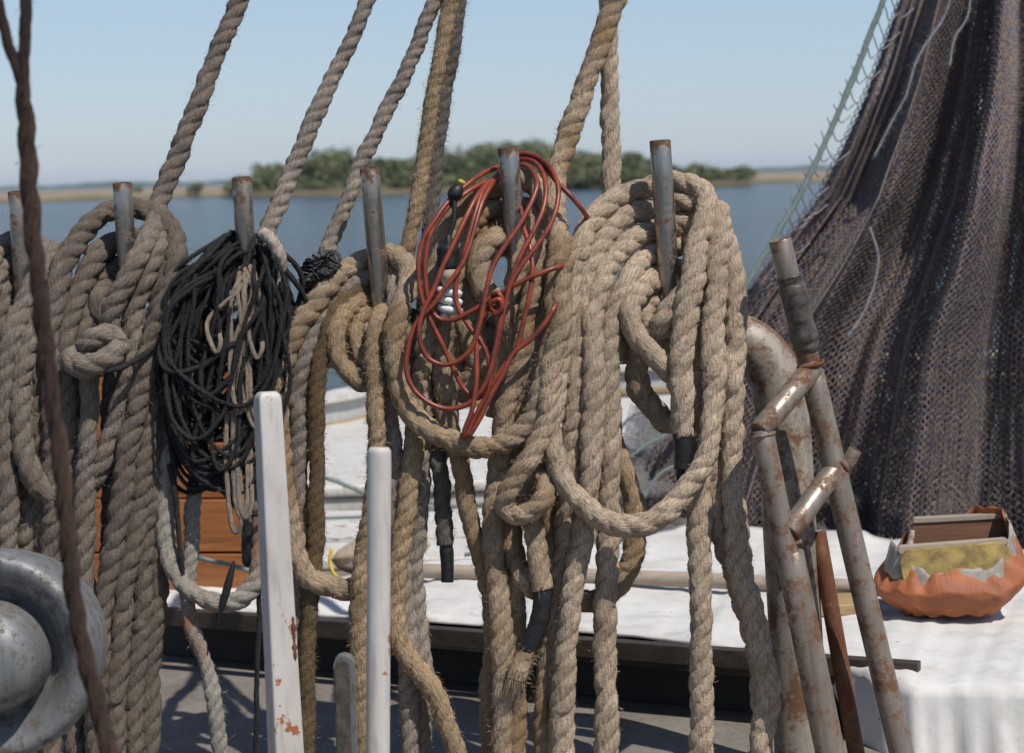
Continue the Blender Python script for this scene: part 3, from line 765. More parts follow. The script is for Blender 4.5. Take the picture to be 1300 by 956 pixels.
# ------------------------------------------------------------------ nets
def net(name, S, nc, nr, layers, mat, parent, r=.0016, amp=.5, seed=0):
    parts = []; rs = np.random.default_rng(seed)
    for L in range(layers):
        off = rs.uniform(0, 1)
        for i in range(nc):
            j = np.arange(nr); sg = np.where((i + j) % 2 == 0, 1, -1)
            u = (i + off + amp * sg * .5 * (1 + rs.normal(0, .12, nr))) / nc
            v = (j + rs.normal(0, .12, nr)) / (nr - 1)
            c = S(u, v, L)
            V, Fs, uv, _ = sweep(c, r, 3, cap=False)
            # keep only what the strand can show
            parts.append((V, Fs, uv))
    V, F, uv = join(parts)
    return mesh(name, V, F, mat, parent, uv)
XL = np.array([(1235, -260), (1215, -150), (1147, 0), (1109, 105), (1076, 188), (1046, 251), (984, 335), (935, 400), (890, 480), (850, 560), (820, 640), (800, 720), (800, 800)], float)
XR = np.array([(1300, -260), (1325, -150), (1360, 0), (1400, 400), (1440, 800)], float)
def atv(x, y, d):
    cx = (x - 650) / FPX; cy = -(y - 478) / FPX
    r = CR[:, 0][None] * cx[:, None] + CR[:, 1][None] * cy[:, None] - CR[:, 2][None]
    return CO + r * d[:, None]
def SN(u, v, L):
    y = -260 + v * 1060
    xl = np.interp(y, XL[:, 1], XL[:, 0]); xr = np.interp(y, XR[:, 1], XR[:, 0])
    uu = u + .030 * np.sin(u * 17 + L * 1.9) + .018 * np.sin(u * 41 + L)
    uu = uu + .012 * vnoise(v * 9 + L * 3, 50 + L)
    x = xl + (xr - xl) * uu
    g = np.clip((y + 260) / 500, .12, 1)
    dd = 4.72 + L * .035 + g * (.115 * np.sin(u * 15.5 + .8 + v * 1.2 + L * .25) + .06 * np.sin(u * 33 + 2 + v * 2.5) + .02 * np.sin(u * 71 + L)) + .04 * vnoise(v * 5 + u * 4, 60)
    dd = dd - .35 * np.clip((u - .05), 0, 1) * .3 + .25 * np.clip(.25 - u, 0, 1) * v
    return atv(x, y, dd)
tn = empty('trawl_net', tuple(at(1220, 400, 4.7))); tag(tn, 'brown and blue trawl net hanging in folds on the right', 'fishing net')
net('netting', SN, 165, 225, 7, M_NET, tn, .0016, .75, 1)
def teal(pts, name, mat, r, parent, fuzz=1200, raw=True): return rope(name, pts, mat, r, parent, fuzz, .004, step=.006, n=12, raw=raw, wob=.002)
teal([(*at(1235, -260, 4.6),), (*at(1180, -130, 4.6),), (*at(1122, 0, 4.6),), (*at(1067, 138, 4.6),), (*at(1013, 251, 4.6),), (*at(946, 364, 4.6),), (*at(905, 440, 4.65),)], 'head_rope', M_TEAL, 6.2, tn)
for k in range(24):        # loops lashing the net to its head rope
    t = k / 24; x0 = 1135 - 185 * t; y0 = -30 + 390 * t
    w_ = random.uniform(14, 34)
    tube('lashing', [(*at(x0, y0, 4.6), 1), (*at(x0 + 5, y0 + w_ * .55, 4.61), 1), (*at(x0 + w_ * .6, y0 + w_ * 1.1 + 6, 4.66), 1), (*at(x0 + w_ + 6, y0 + w_ * .9, 4.7), 1)], M_NETG, 1.3, tn, n=5, raw=True, step=.012)
for pts in ([(1208, -60), (1203, 10), (1165, 75), (1150, 120), (1132, 155), (1110, 200)], [(1240, -60), (1228, 20), (1212, 50), (1205, 85)], [(1105, 290), (1115, 330), (1100, 390), (1075, 430)]):
    rope('slack_line', [(*at(x, y, 4.42),) for x, y in pts], M_NETG, 2.2, tn, 1800, .008, step=.008, n=9, raw=True, wob=.012)
# grey net heap
def SH(u, v, L):
    y = 512 + v * 230 + 25 * np.sin(u * 6) * (1 - v); x = 770 + u * 330 + 10 * np.sin(v * 7 + L)
    x = x + (1 - v) * 38 * (1 - u)
    dd = 5.15 - .5 * np.sin(np.clip(v, 0, 1) * 1.5) + .05 * np.sin(u * 19 + v * 6 + L) + .04 * np.sin(v * 23 + u * 5) + L * .03
    return atv(x, y, dd)
hn = empty('net_heap', tuple(at(880, 600, 5.0))); tag(hn, 'heap of pale grey net on deck behind the right rope coil', 'fishing net')
net('netting', SH, 125, 110, 5, M_NETG, hn, .0015, .85, 2)
for k, pts in enumerate(([(775, 600), (815, 570), (860, 545), (930, 520)], [(780, 560), (800, 530), (830, 520), (870, 560), (890, 620)], [(800, 660), (840, 600), (880, 590), (900, 640)])):
    rope('tangled_line', [(*at(x, y, 4.6),) for x, y in pts], M_TEAL, 3.2, hn, 500, .004, step=.008, n=9, raw=True, wob=.006)
# teal lines over the chest and bench
def chestline(x, y, z): return tuple(onz(x, y, z))
for k, (pts, lb) in enumerate((
        ([(395, 600), (430, 612), (470, 628), (520, 634), (560, 640)], 'frayed pale teal line on the ice chest between the two white posts'),
        ([(300, 655), (410, 658), (470, 655), (540, 648), (600, 640), (700, 640), (800, 655)], 'long thin teal line stretched above the pole'),
        ([(590, 705), (640, 690), (680, 660), (720, 640), (760, 645)], 'loose blue green line by the knotted rope'))):
    o = rope('teal_line', [tuple(at(x, y, 4.95 if k < 2 else 4.4)) for x, y in pts], M_TEAL, 5 if k == 0 else 4, None, 900, .01 if k == 0 else .004, step=.008, n=10, raw=True)
    tag(o, lb, 'line', 'teal lines behind the ropes')
tag(rope('teal_line', [tuple(at(x, y, 3.85)) for x, y in ((240, 703), (262, 710), (290, 717), (315, 724), (335, 731))], M_TEAL, 4, None, 900, .004, step=.008, n=10, raw=True), 'pale blue cord crossing in front of the orange crate', 'line', 'teal lines behind the ropes')

# ------------------------------------------------------------------ pipe rail with pins
rail = empty('pipe_rail', tuple(P(500, 434, -5))); tag(rail, 'rusty bent steel pipe rail with upright pins carrying the ropes', 'rail')
RR = 34.5
tube('rail_pipe', [(-260, 456, -5), (0, 450, -5), (420, 434, -5), (700, 430, -5), (860, 428, -5), (915, 428, -5), (950, 437, -5), (976, 462, -5), (990, 505, -5), (996, 560, -5), (1003, 680, -5), (1013, 860, -5), (1020, 1010, -5), (1028, 1145, -5)], M_RAIL, RR, rail, n=40, step=.012, lump=.004, lumplen=.02)
for (x0, y0, x1, y1, r) in ((22, 243, 34, 440, 12), (155, 232, 168, 440, 12), (307, 225, 318, 430, 12.5), (469, 213, 488, 432, 12.5), (645, 187, 664, 428, 13), (838, 178, 853, 425, 13.5)):
    pipe('pin', (x1, y1, -4.0), (x0, y0, 1.0), r * PX, M_PIN, rail)

# pipe frame on the right
fr = empty('leaning_pipework', tuple(P(1060, 1100, 6))); tag(fr, 'welded steel pipe frame with taped top leaning before the net', 'pipework')
def mpipe(name, a, b, r, mat, n=26, oe=True): return pipe(name, a, b, r * PX, mat, fr, n, open_end=oe)
mpipe('upright', (1175, 1085, 4), (1030, 470, 6), 15.5, M_LADD, oe=False)
mpipe('handle_tube', (1030, 475, 6), (990, 304, 9), 14, M_LADD)
tube('tape_wrap', [(1002, 350, 8.2), (1008, 375, 7.8, 1.06), (1014, 400, 7.4, 1.0), (1021, 430, 6.8, 1.08), (1025, 446, 6.4, .98)], M_BTAPE, 16, fr, n=30, step=.002, lump=.06, lumplen=.006)
mpipe('crossbar', (1033, 466, 6.5), (964, 548, 13), 14, M_LADD, oe=False)
mpipe('upright', (1074, 1075, 9), (967, 545, 12.5), 14.5, M_LADD, oe=False)
mpipe('crossbar', (1066, 588, 5), (1001, 677, 12), 14, M_LADD, oe=False)
mpipe('stub', (1058, 622, 3.5), (1086, 571, 5), 8.5, M_LADD)
def bead(x, y, c, ax, rr, mat=M_RAIL):
    """weld bead ring"""
    c0 = P(x, y, c); a = P(*ax) - c0; a /= np.linalg.norm(a); N = np.cross(a, [0, 1, 0]); N /= np.linalg.norm(N); B = np.cross(a, N)
    pts = [tuple(c0 + rr * PX * (math.cos(t) * N + math.sin(t) * B)) for t in np.linspace(0, 2 * PI, 22)]
    tube('weld_bead', pts, mat, 2.6, fr, n=8, raw=True, step=.002, lump=.25, lumplen=.003)
bead(1029, 463, 6.8, (990, 304, 9), 15.5, M_RUST); bead(968, 552, 12.3, (1074, 1075, 9), 14.5, M_LADD); bead(1000, 690, 10.7, (1074, 1075, 9), 15.5, M_LADD); bead(1062, 592, 5.5, (1012, 662, 10), 14, M_RUST)
mpipe('sleeve', (1080, 1075, 9), (1002, 700, 11.0), 17.5, M_LADD, oe=False)
# orange rusty bar
tag(pipe('rusty_bar', (1100, 1030, -1), (1038, 675, -4), 11 * PX, M_RUST, None, 20), 'orange rusty pipe leaning between the thick rail and the frame', 'pipe')

# ------------------------------------------------------------------ white posts, small fittings
sq = empty('square_post', tuple(at(360, 1100, 2.62))); tag(sq, 'white square steel post with rounded top and rust stain', 'post')
S26 = 2.62 / FPX
out = []
p_t = at(339, 497, 2.62); p_b = at(370, 1090, 2.62); ax = (p_b - p_t); Ls = np.linalg.norm(ax); ax /= Ls
right = np.cross([0, 1, 0], ax); right /= np.linalg.norm(right)
if right[0] < 0: right = -right
fw = np.cross(ax, right);
if fw[1] > 0: fw = -fw
rot = math.radians(24); r2 = right * math.cos(rot) - fw * math.sin(rot); f2 = fw * math.cos(rot) + right * math.sin(rot)
hw = 15.2 * S26 * 1.0; nn = 48; V = []
levels = [(0, .55), (.0015, .72), (.005, .88), (.010, .97), (.016, 1.0)] + [(Ls * k / 10, 1.0 + .035 * k) for k in range(1, 11)]
for z, s in levels:
    for j in range(nn):
        a = 2 * PI * (j + .5) / nn; e = .22
        cx = abs(math.cos(a)) ** e * math.copysign(1, math.cos(a)); cy = abs(math.sin(a)) ** e * math.copysign(1, math.sin(a))
        V.append(p_t + ax * z + (r2 * cx + f2 * cy) * hw * s)
V.append(p_t)
F = [np.array([(k * nn + j, k * nn + (j + 1) % nn, (k + 1) * nn + (j + 1) % nn, (k + 1) * nn + j) for k in range(len(levels) - 1) for j in range(nn)]), np.array([(len(V) - 1, (j + 1) % nn, j) for j in range(nn)])]
mesh('post_body', V, F, M_WPOST, sq)
# rust streak: thin irregular scab proud of the paint
rc = P(0, 0); V = []
face = f2 if f2[0] > 0 else f2
for k in range(14):
    t = k / 13; z = .295 + .060 * t; wv = .0035 * (math.sin(t * PI) ** .5) * (1 + .4 * math.sin(k * 2.3)) * (.55 if .45 < t < .62 else 1)
    base = p_t + ax * z + (f2 * 1.0 + r2 * .72) * hw * (1 + .35 * z / Ls * 1.02)
    V += [base - r2 * wv + f2 * .0004, base + r2 * wv + f2 * .0004, base + r2 * wv * .8 - f2 * .002, base - r2 * wv * .8 - f2 * .002]
F = np.array([(k * 4 + j, k * 4 + (j + 1) % 4, k * 4 + 4 + (j + 1) % 4, k * 4 + 4 + j) for k in range(13) for j in range(4)])
mesh('rust_scab', V, F, M_RUST, sq)
tag(tube('round_post', [(*at(481.5, 568, 2.52), .80), (*at(481.5, 570, 2.52), .95), (*at(481.5, 575, 2.52), 1.0), (*at(481, 700, 2.52), 1.0), (*at(480, 900, 2.52), 1.01), (*at(479, 1130, 2.52), 1.02)], M_WPOST, 15 * 2.52 / 3, raw=True, n=36, step=.004), 'white painted round steel post with chipped flat top', 'post')
# lug
lg = empty('steel_lug', tuple(at(436, 930, 2.45))); tag(lg, 'small rounded steel lug with rusty face beside the round post', 'lug')
def capsule(w_, h, thk, c, mat, name, par):
    out = [(w_ * math.cos(a), w_ * math.sin(a)) for a in np.linspace(0, PI, 16)] + [(-w_, -h), (w_, -h)]
    n = len(out); cc = np.array(c); V = [cc + np.array([x, dy, z]) for dy in (0, thk) for x, z in out]
    V += [cc + np.array([0, 0, -h * .4]), cc + np.array([0, thk, -h * .4])]
    F4 = np.array([(i, (i + 1) % n, n + (i + 1) % n, n + i) for i in range(n)]); F3 = np.array([(2 * n, (i + 1) % n, i) for i in range(n)] + [(2 * n + 1, n + i, n + (i + 1) % n) for i in range(n)])
    return mesh(name, V, [F4, F3], mat, par, smooth=False)
capsule(.0125, .18, .022, at(436, 846, 2.45), M_WINCH, 'plate', lg); capsule(.0085, .16, .003, at(434, 848, 2.446), M_BTAPE, 'rusty_face', lg)

# winch drum
wc = at(-18, 838, 2.36); wi = empty('winch_head', tuple(wc)); tag(wi, 'grey cast steel winch drum at lower left behind the cable', 'winch')
axd = np.array([-.06, -.99, .05]); axd /= np.linalg.norm(axd); N = np.cross(axd, [0, 0, 1]); N /= np.linalg.norm(N); B = np.cross(axd, N)
def lathe(name, prof, mat, par, n=72):
    th = np.linspace(0, 2 * PI, n, endpoint=False)
    V = np.array([wc + axd * z + q * (math.cos(t) * N + math.sin(t) * B) for z, q in prof for t in th])
    F = np.array([(i * n + j, i * n + (j + 1) % n, (i + 1) * n + (j + 1) % n, (i + 1) * n + j) for i in range(len(prof) - 1) for j in range(n)])
    return mesh(name, V, F, mat, par)
lathe('drum', [(-.16, 0.0018), (-.16, 0.0990), (-.13, 0.1125), (-.08, 0.1224), (-.045, 0.1265), (-.030, 0.1265), (-.018, 0.1242), (-.010, 0.1197), (-.008, 0.1134), (-.012, 0.1044), (-.020, 0.0936), (-.030, 0.0846), (-.040, 0.0774), (-.046, 0.0718), (-.046, 0.0552)], M_WINCH, wi)
lathe('end_cap', [(-.048, 0.0681), (-.020, 0.0662), (.010, 0.0635), (.022, 0.0580), (.032, 0.0488), (.038, 0.0350), (.041, 0.0166), (.0415, 0.0009)], M_WINCH, wi)
lathe('hub', [(.034, .017), (.050, .017), (.054, .013), (.054, .001)], M_RUST, wi, 6)

# foreground twisted cable (three strands that part at the top)
def cab(x, y, d=1.85): return tuple(at(x, y, d))
fc = empty('wire_cable', cab(60, 500)); tag(fc, 'dark brown twisted cable hanging out of focus at far left', 'cable')
rope('strand', [(*cab(29, 88), .55), (*cab(29, 112), .8), cab(34, 170), cab(37, 240), cab(44, 310), cab(53, 400), cab(66, 500), cab(76, 580), cab(84, 660), cab(91, 740), cab(103, 810), cab(120, 880), cab(150, 1010)], M_CABLE, 12.2 * .617, fc, 900, .004, lay=14, step=.004, n=24, raw=True, deep=.50, wob=.001)
rope('strand', [cab(-14, -60), cab(0, 10), cab(10, 55), cab(25, 95), cab(31, 125)], M_CABLE, 7.2 * .617, fc, 600, .003, lay=16, step=.004, n=16, raw=True, wob=.001)
rope('strand', [cab(34, -60), cab(33, 10), cab(31, 60), cab(29, 120)], M_CABLE, 8 * .617, fc, 600, .003, lay=16, step=.004, n=16, raw=True, wob=.001)

# ------------------------------------------------------------------ ropes from the mast
def up(x0, y0, x1, y1, c, k=3.2):
    """continuation above the frame along the same slope"""
    return (x0 + (x0 - x1) * k, y0 + (y0 - y1) * k, c)
G_UP = 'lines rising from the pins to the mast'
def below(x1, x2, c1, c2, yb=1004):
    mid = (x1 + x2) / 2; cm = (c1 + c2) / 2; w_ = max(14, abs(x2 - x1) * .32); sg = 1 if x2 > x1 else -1
    return [(x1, 930, c1), (x1 + sg * min(6, abs(x2 - x1) * .1), yb - 35, c1), (mid, yb, cm), (x2 - sg * min(6, abs(x2 - x1) * .1), yb - 35, c2), (x2, 930, c2)]

# A : rises from second pin, tail knotted
kn = [(430, -320, -12), (368, -165, -11), (304, 0, -10), (250, 133, -8), (202, 258, -6), (196, 285, -2), (184, 312, 3), (170, 337, 5), (157, 360, 5.5), (145, 383, 5.5), (139, 405, 5),
      (141, 425, 3.4), (124, 446, 3.2), (104, 450, 4.6, 1.1), (92, 452, 6.4, 1.15), (97, 463, 8.2, 1.15), (114, 465, 9, 1.15), (132, 459, 9, 1.15), (146, 449, 8, 1.15), (150, 438, 6.8, 1.1), (146, 429, 6.8, 1.1), (132, 425, 7.6, 1.15), (117, 430, 7.6, 1.15), (109, 440, 6.4, 1.1), (104, 456, 4.2), (112, 482, 4.2),
      (113, 512, 4.5), (110, 558, 4.6), (109, 627, 4.6), (108, 664, 4.4), (108, 712, 4.2), (112, 770, 4), (118, 850, 4), (121, 950, 4), (122, 1050, 4)]
tag(rope('knotted_rope', kn, M_BRN2, 13, fuzz=2600, flen=.005, lay=5.0), 'grey brown rope with a big overhand knot hanging by second pin', 'rope')
tag(rope('mast_line', [(590, -300, -12), (527, -140, -11), (470, -8, -10), (402, 145, -8), (366, 225, -7), (341, 288, -5), (333, 304, -4)], M_GREY, 11.2, fuzz=500, flen=.003, lay=4.7), 'cleanly laid tan rope rising from behind the black twine coil', 'rope', G_UP)
ey = tag(rope('rope_eye', [(333, 296, 3.0), (343, 302, 4.2), (350, 312, 4.8), (355, 322, 5), (356, 334, 4.6), (352, 348, 4), (350, 380, 3.5), (349, 430, 3)], M_WEYE, 7.5, fuzz=4000, flen=.006, n=20), 'frayed whitish rope end tied beside the black coil pin', 'rope end')
tag(rope('mast_line', [(668, -310, -12), (610, -150, -11), (556, -8, -9), (497, 130, -8), (455, 215, -7), (428, 288, -5), (414, 322, -4), (405, 350, -3.5)], M_GREY, 10.6, fuzz=900, flen=.004, lay=4.6), 'grey rope rising from the black torn lump behind fourth pin', 'rope', G_UP)
tag(rope('mast_line', [(636, -310, -9), (604, -150, -8), (572, 0, -7.5), (551, 110, -6.5), (538, 210, -6), (526, 280, -5), (516, 322, -4.5), (508, 380, -5), (500, 430, -1)], M_GOLD, 10.6, fuzz=9000, flen=.0055, lay=4.1, deep=.14), 'furry golden rope rising between fourth and fifth pins', 'rope', G_UP)
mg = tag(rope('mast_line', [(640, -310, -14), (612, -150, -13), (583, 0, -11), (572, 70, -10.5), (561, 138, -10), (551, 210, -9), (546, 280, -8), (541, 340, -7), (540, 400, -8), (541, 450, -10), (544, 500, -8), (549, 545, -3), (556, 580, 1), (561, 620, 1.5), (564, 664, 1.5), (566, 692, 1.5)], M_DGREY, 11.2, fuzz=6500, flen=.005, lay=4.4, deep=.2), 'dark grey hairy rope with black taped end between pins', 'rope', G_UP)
tube('tape_wrap', [(566, 690, 1.5, .95), (567, 700, 1.5, 1), (568, 720, 1.5, .95), (568, 739, 1.5, .92)], M_TAPE, 8.8, mg, n=20, step=.002, lump=.03)
def child(o, parent):
    o.parent = parent; o.location = (0, 0, 0)
    return o
tag(rope('mast_line', [(772, -300, -13), (772, -120, -12), (773, 0, -11), (774, 100, -10), (775, 180, -9), (776, 250, -8), (776, 330, -9)], M_TAN, 12.4, fuzz=1500, lay=6.1), 'thick tan rope hanging plumb behind the right coil', 'rope', G_UP)

# ------------------------------------------------------------------ coil on the first pin (far left)
c1 = [(206, 296, -3), (200, 316, 1), (189, 338, 2.5), (180, 363, 3), (171, 395, 3), (170, 430, 3.2), (170, 455, 3.5), (161, 489, 3.6), (150, 530, 3.6), (138, 570, 3.4), (124, 603, 3), (106, 622, 2.5), (85, 632, 3), (62, 627, 4), (41, 604, 5), (30, 570, 5.2), (25, 530, 5.2), (25, 478, 4.6), (35, 430, 3.5), (44, 393, 1.5), (56, 352, -1), (60, 326, -3), (50, 310, -4.5), (30, 305, -5.5),
      (12, 308, -4.5), (-4, 322, -2), (-18, 352, 2), (-24, 420, 3), (-22, 520, 3), (-20, 700, 3)] + below(-20, 8, 3, 4) + [(9, 700, 4), (8, 580, 4.5), (6, 490, 4.8), (14, 430, 4.5), (28, 392, 3.2), (44, 360, 1.5), (60, 340, -1), (66, 322, -3), (55, 318, -5), (30, 330, -6), (12, 334, -4), (-4, 346, -1), (-14, 380, 1.5), (-10, 450, 2), (-6, 600, 1)] \
    + below(-6, 34, 1, 1.2) + [(34, 720, 1.2), (33, 600, 1.2), (34, 500, 1), (40, 430, 0), (46, 390, -1), (48, 362, -4), (30, 352, -6), (12, 358, -4), (0, 372, -1), (-4, 420, 0), (-3, 560, 0)] + below(-3, 56, 0, 1) + [(55, 700, 1), (54, 600, 1), (52, 500, 1), (50, 450, .5), (50, 420, -1), (40, 395, -5), (26, 382, -6), (12, 390, -4), (8, 420, -1), (14, 500, 0), (20, 640, 0), (22, 760, 0), (22, 900, 0)]
tag(rope('coiled_rope', c1, M_BRN2, 14.2, fuzz=2400, lay=5.0), 'grey brown rope coil on the leftmost pin, cut by the frame', 'rope', 'rope coils hanging on the pins')

# ------------------------------------------------------------------ coil on the second pin
c2 = [(152, 418, -1.5), (136, 405, -1.5), (124, 386, -1.5), (131, 370, -3), (147, 360, -4.5), (166, 355, -5), (188, 358, -3), (202, 385, 0), (206, 430, 1), (208, 500, 1.3), (208, 560, 1.5), (206, 640, 1.8), (200, 712, 2), (197, 784, 2), (190, 857, 2)] \
    + below(188, 101, 2, 1) + [(101, 700, 1), (100, 600, 1), (101, 500, 1), (102, 450, .5), (103, 412, -.5), (106, 378, -2), (122, 352, -3.5), (150, 336, -5), (170, 330, -5), (192, 333, -3), (206, 352, 0), (203, 400, 1.5), (198, 460, 2), (196, 540, 2.3), (194, 620, 2.5), (183, 690, 3), (180, 760, 3.2), (173, 832, 3.3), (171, 870, 3.3)] \
    + below(170, 92, 3.3, 2) + [(93, 700, 2), (92, 580, 2), (88, 512, 2), (86, 454, 2), (88, 416, 1.5), (95, 385, .5), (106, 358, -1), (118, 335, -2), (132, 318, -3.5), (150, 308, -5), (170, 302, -5), (196, 303, -3), (212, 322, 0), (212, 355, 1.6), (203, 392, 2.5), (193, 440, 3), (190, 500, 3.3), (187, 558, 3.5), (180, 627, 3.8), (168, 690, 4.5), (159, 740, 5), (153, 800, 5.2), (148, 860, 5.3)] \
    + below(147, 62, 5.3, 3) + [(63, 760, 3), (64, 700, 3), (66, 600, 3), (64, 520, 3), (64, 450, 2.5), (67, 400, 2), (73, 362, 1), (82, 335, 0), (93, 314, -1), (106, 295, -2), (122, 278, -3.5), (140, 267, -5), (158, 262, -5.5), (176, 264, -5), (194, 270, -4.5), (210, 283, -3), (221, 303, -.5), (223, 331, 1.5), (218, 358, 3), (208, 388, 4), (196, 420, 4.5), (186, 460, 5), (180, 500, 5), (170, 540, 5), (160, 585, 5), (154, 630, 5), (149, 668, 5.4), (142, 712, 5.8), (134, 760, 6), (129, 800, 6), (126, 870, 6)] + below(126, 141, 6, .5) + [(141, 800, .5), (142, 700, .5), (142, 600, .5), (143, 520, .5), (147, 470, .3), (152, 430, 0)]
tag(rope('coiled_rope', c2, M_BRN, 14.2, fuzz=2600, lay=5.0), 'big dark brown rope coil on the second pin from the left', 'rope', 'rope coils hanging on the pins')

# ------------------------------------------------------------------ black twine coil on the third pin
rs = np.random.default_rng(42)
bp = []
for k in range(56):
    tx = 314 + rs.uniform(-8, 26); ty = 296 + rs.uniform(-6, 44)
    big_ = rs.uniform() < .55
    lx = rs.uniform(197, 222) if big_ else rs.uniform(215, 285); ly = rs.uniform(385, 500)
    by = min(628, ly + rs.uniform(50, 150)) if k % 5 else rs.uniform(590, 630)
    bxx = rs.uniform(238, 312); rx = rs.uniform(300, 374); ry = rs.uniform(380, 500)
    cf = rs.uniform(1.5, 8.2)
    j1, j2, j3 = rs.normal(0, 7, 3)
    bp += [(tx - 12, ty + 4, -2.5 + rs.uniform(-1, 1)), ((tx + lx) / 2 - 12 + j1, (ty * 1.2 + ly * .8) / 2 - 14, cf * .8), (lx + 8, ly - 40 + j2, cf), (lx, ly + 10, cf), ((lx + bxx) / 2 - 10, by - 26 + j1 * .5, cf + .6), (bxx, by, cf + 1), ((rx + bxx) / 2 + 6, by - 30 + j3 * .5, cf + .8),
           (rx, max(ry, by - 130) + j3, cf), ((rx + tx) / 2 + 12 + j2, (ry + ty) / 2, cf - .5), (tx + 14, ty + 8, -1.5)]
bk = tag(rope('twine_coil', bp, M_BLK, 2.9, fuzz=2600, flen=.0035, step=.003, n=15, lay=3.7, wob=.006, deep=.45), 'tangled coil of thin black twine on the third pin', 'twine')
# stray black strands of the same coil
strays = [[(214, 420, 5), (196, 440, 6), (176, 455, 7.5), (155, 466, 8.8), (135, 472, 9.5)], [(216, 590, 4), (222, 620, 5), (226, 670, 5), (230, 712, 5), (231, 735, 4.5)], [(276, 600, 6), (285, 625, 6.5), (298, 643, 6.5), (316, 652, 6), (334, 652, 5)],
          [(330, 318, 3), (352, 318, 4), (372, 332, 4), (383, 352, 3), (380, 380, 2), (372, 400, 2)], [(352, 330, 3), (368, 350, 4), (384, 372, 3), (388, 390, 2), (372, 405, 3), (350, 405, 4), (330, 420, 5)], [(342, 330, 4), (344, 370, 4.5), (345, 430, 4.5), (344, 500, 4)], [(352, 330, 4), (353, 380, 4), (350, 440, 4), (348, 520, 3.6)],
          [(330, 620, 3), (328, 690, 3), (329, 780, 3), (326, 860, 3), (325, 1000, 3)], [(205, 430, 7), (203, 455, 8), (212, 470, 8.5), (232, 472, 8), (262, 462, 8), (290, 440, 8), (320, 430, 7)]]
for s in strays:
    rope('strand', s, M_BLK, 3.6, bk, 1500, .003, step=.004, n=12, lay=4.4, wob=.003)
CORDG = 'thin tan cords inside the black coil'
tc = []
rs = np.random.default_rng(9)
xx = 300
for k in range(8):
    x0 = 292 + k * 5 + rs.uniform(-6, 6); bot = rs.uniform(440, 560) if k % 3 else rs.uniform(640, 700); x1 = rs.uniform(268, 322)
    tc += [(312 + rs.uniform(-6, 8), 335 + rs.uniform(0, 12), 3), (x0, 370, 6.6), (x1 - 5, (370 + bot) / 2, 7.6), (x1, bot - 12, 8.6), (x1 + 6, bot, 8.4), (x1 + 12, bot - 12, 8.4), (x1 + 10, (370 + bot) / 2, 5.6), (x0 + 9, 380, 5.4)]
tag(rope('cord_hank', tc, M_CORD, 3.1, fuzz=900, flen=.0025, step=.004, n=10, lay=3.7, wob=.004), 'hank of thin tan cord hanging inside the black twine coil', 'cord')

# pale rope behind the black coil with taped tail
pr = [(262, 470, 0), (240, 510, 1), (222, 555, 2), (214, 600, 2.6), (211, 645, 3), (211, 686, 3.4), (218, 714, 3.8), (232, 740, 4.2), (252, 757, 4.4), (276, 766, 4.6), (299, 763, 4.5), (315, 752, 4.2), (325, 735, 3.8), (330, 700, 3), (332, 640, 2), (336, 560, 1), (340, 480, 0)]
tag(rope('pale_rope', pr, M_PALE, 11.8, fuzz=900, flen=.004, lay=4.7), 'pale grey rope looping low left of the square white post', 'rope')
pr2 = [(270, 480, -1), (258, 540, 0), (249, 600, 1), (245, 652, 1.6), (243, 700, 2), (239, 735, 2.2), (238, 765, 2.6), (243, 796, 3), (253, 822, 3), (263, 856, 3), (272, 900, 3), (285, 1000, 3)]
tag(rope('pale_rope', pr2, M_PALE, 9.8, fuzz=2200, flen=.005, lay=4.7), 'thinner pale rope with a fraying lower end beside the crate', 'rope')
tt = tag(tube('taped_rope_end', [(318, 650, 1, .9), (317, 662, 1.5, 1), (316, 690, 1.8, 1), (317, 714, 1.8, .95), (318, 719, 1.8, .6)], M_TAPE, 9.6, n=20, step=.002, lump=.04), 'black taped rope end hanging left of the square post', 'rope end')
ln = empty('loose_strap', tuple(P(288, 740, 5.5))); tag(ln, 'black pointed strap end hanging over the pale rope', 'strap')
V = []
for k in range(16):
    t = k / 15; x = 297 - 20 * t; y = 712 + 80 * t; w_ = 1.2 + 4.2 * math.sin(min(1, t * 1.15) * PI) ** .7
    V += [P(x - w_, y, 6.6), P(x + w_, y, 6.6), P(x + w_, y, 6.2), P(x - w_, y, 6.2)]
mesh('webbing', V, np.array([(k * 4 + j, k * 4 + (j + 1) % 4, k * 4 + 4 + (j + 1) % 4, k * 4 + 4 + j) for k in range(15) for j in range(4)]), M_RUBB, ln)

# torn black lump
V = []; nn, mm = 56, 34; rs_ = np.random.default_rng(8)
c0 = P(407, 347, -.5)
tj = rs_.normal(0, 1, (mm, nn))
for k in range(mm):
    t = k / (mm - 1)
    for j in range(nn):
        a = 2 * PI * j / nn; rr = math.sin(t * PI) ** .55 * (1 + .20 * math.sin(3 * a + t * 7) + .15 * math.sin(7 * a + t * 11) + .13 * tj[k, j])
        ax_ = (t - .5) * 2
        V.append(c0 + np.array([(ax_ * 17 + math.cos(a) * 20 * rr), -math.sin(a) * 16 * rr, (ax_ * 30 + math.cos(a) * -4 * rr + 3 * math.sin(5 * a) * rr)]) * PX)
mesh_l = mesh('tape_lump', V, np.array([(k * nn + j, k * nn + (j + 1) % nn, (k + 1) * nn + (j + 1) % nn, (k + 1) * nn + j) for k in range(mm - 1) for j in range(nn)]), M_TAR, smooth=False)
tag(mesh_l, 'torn black plastic lump at the foot of the grey rope', 'lump')

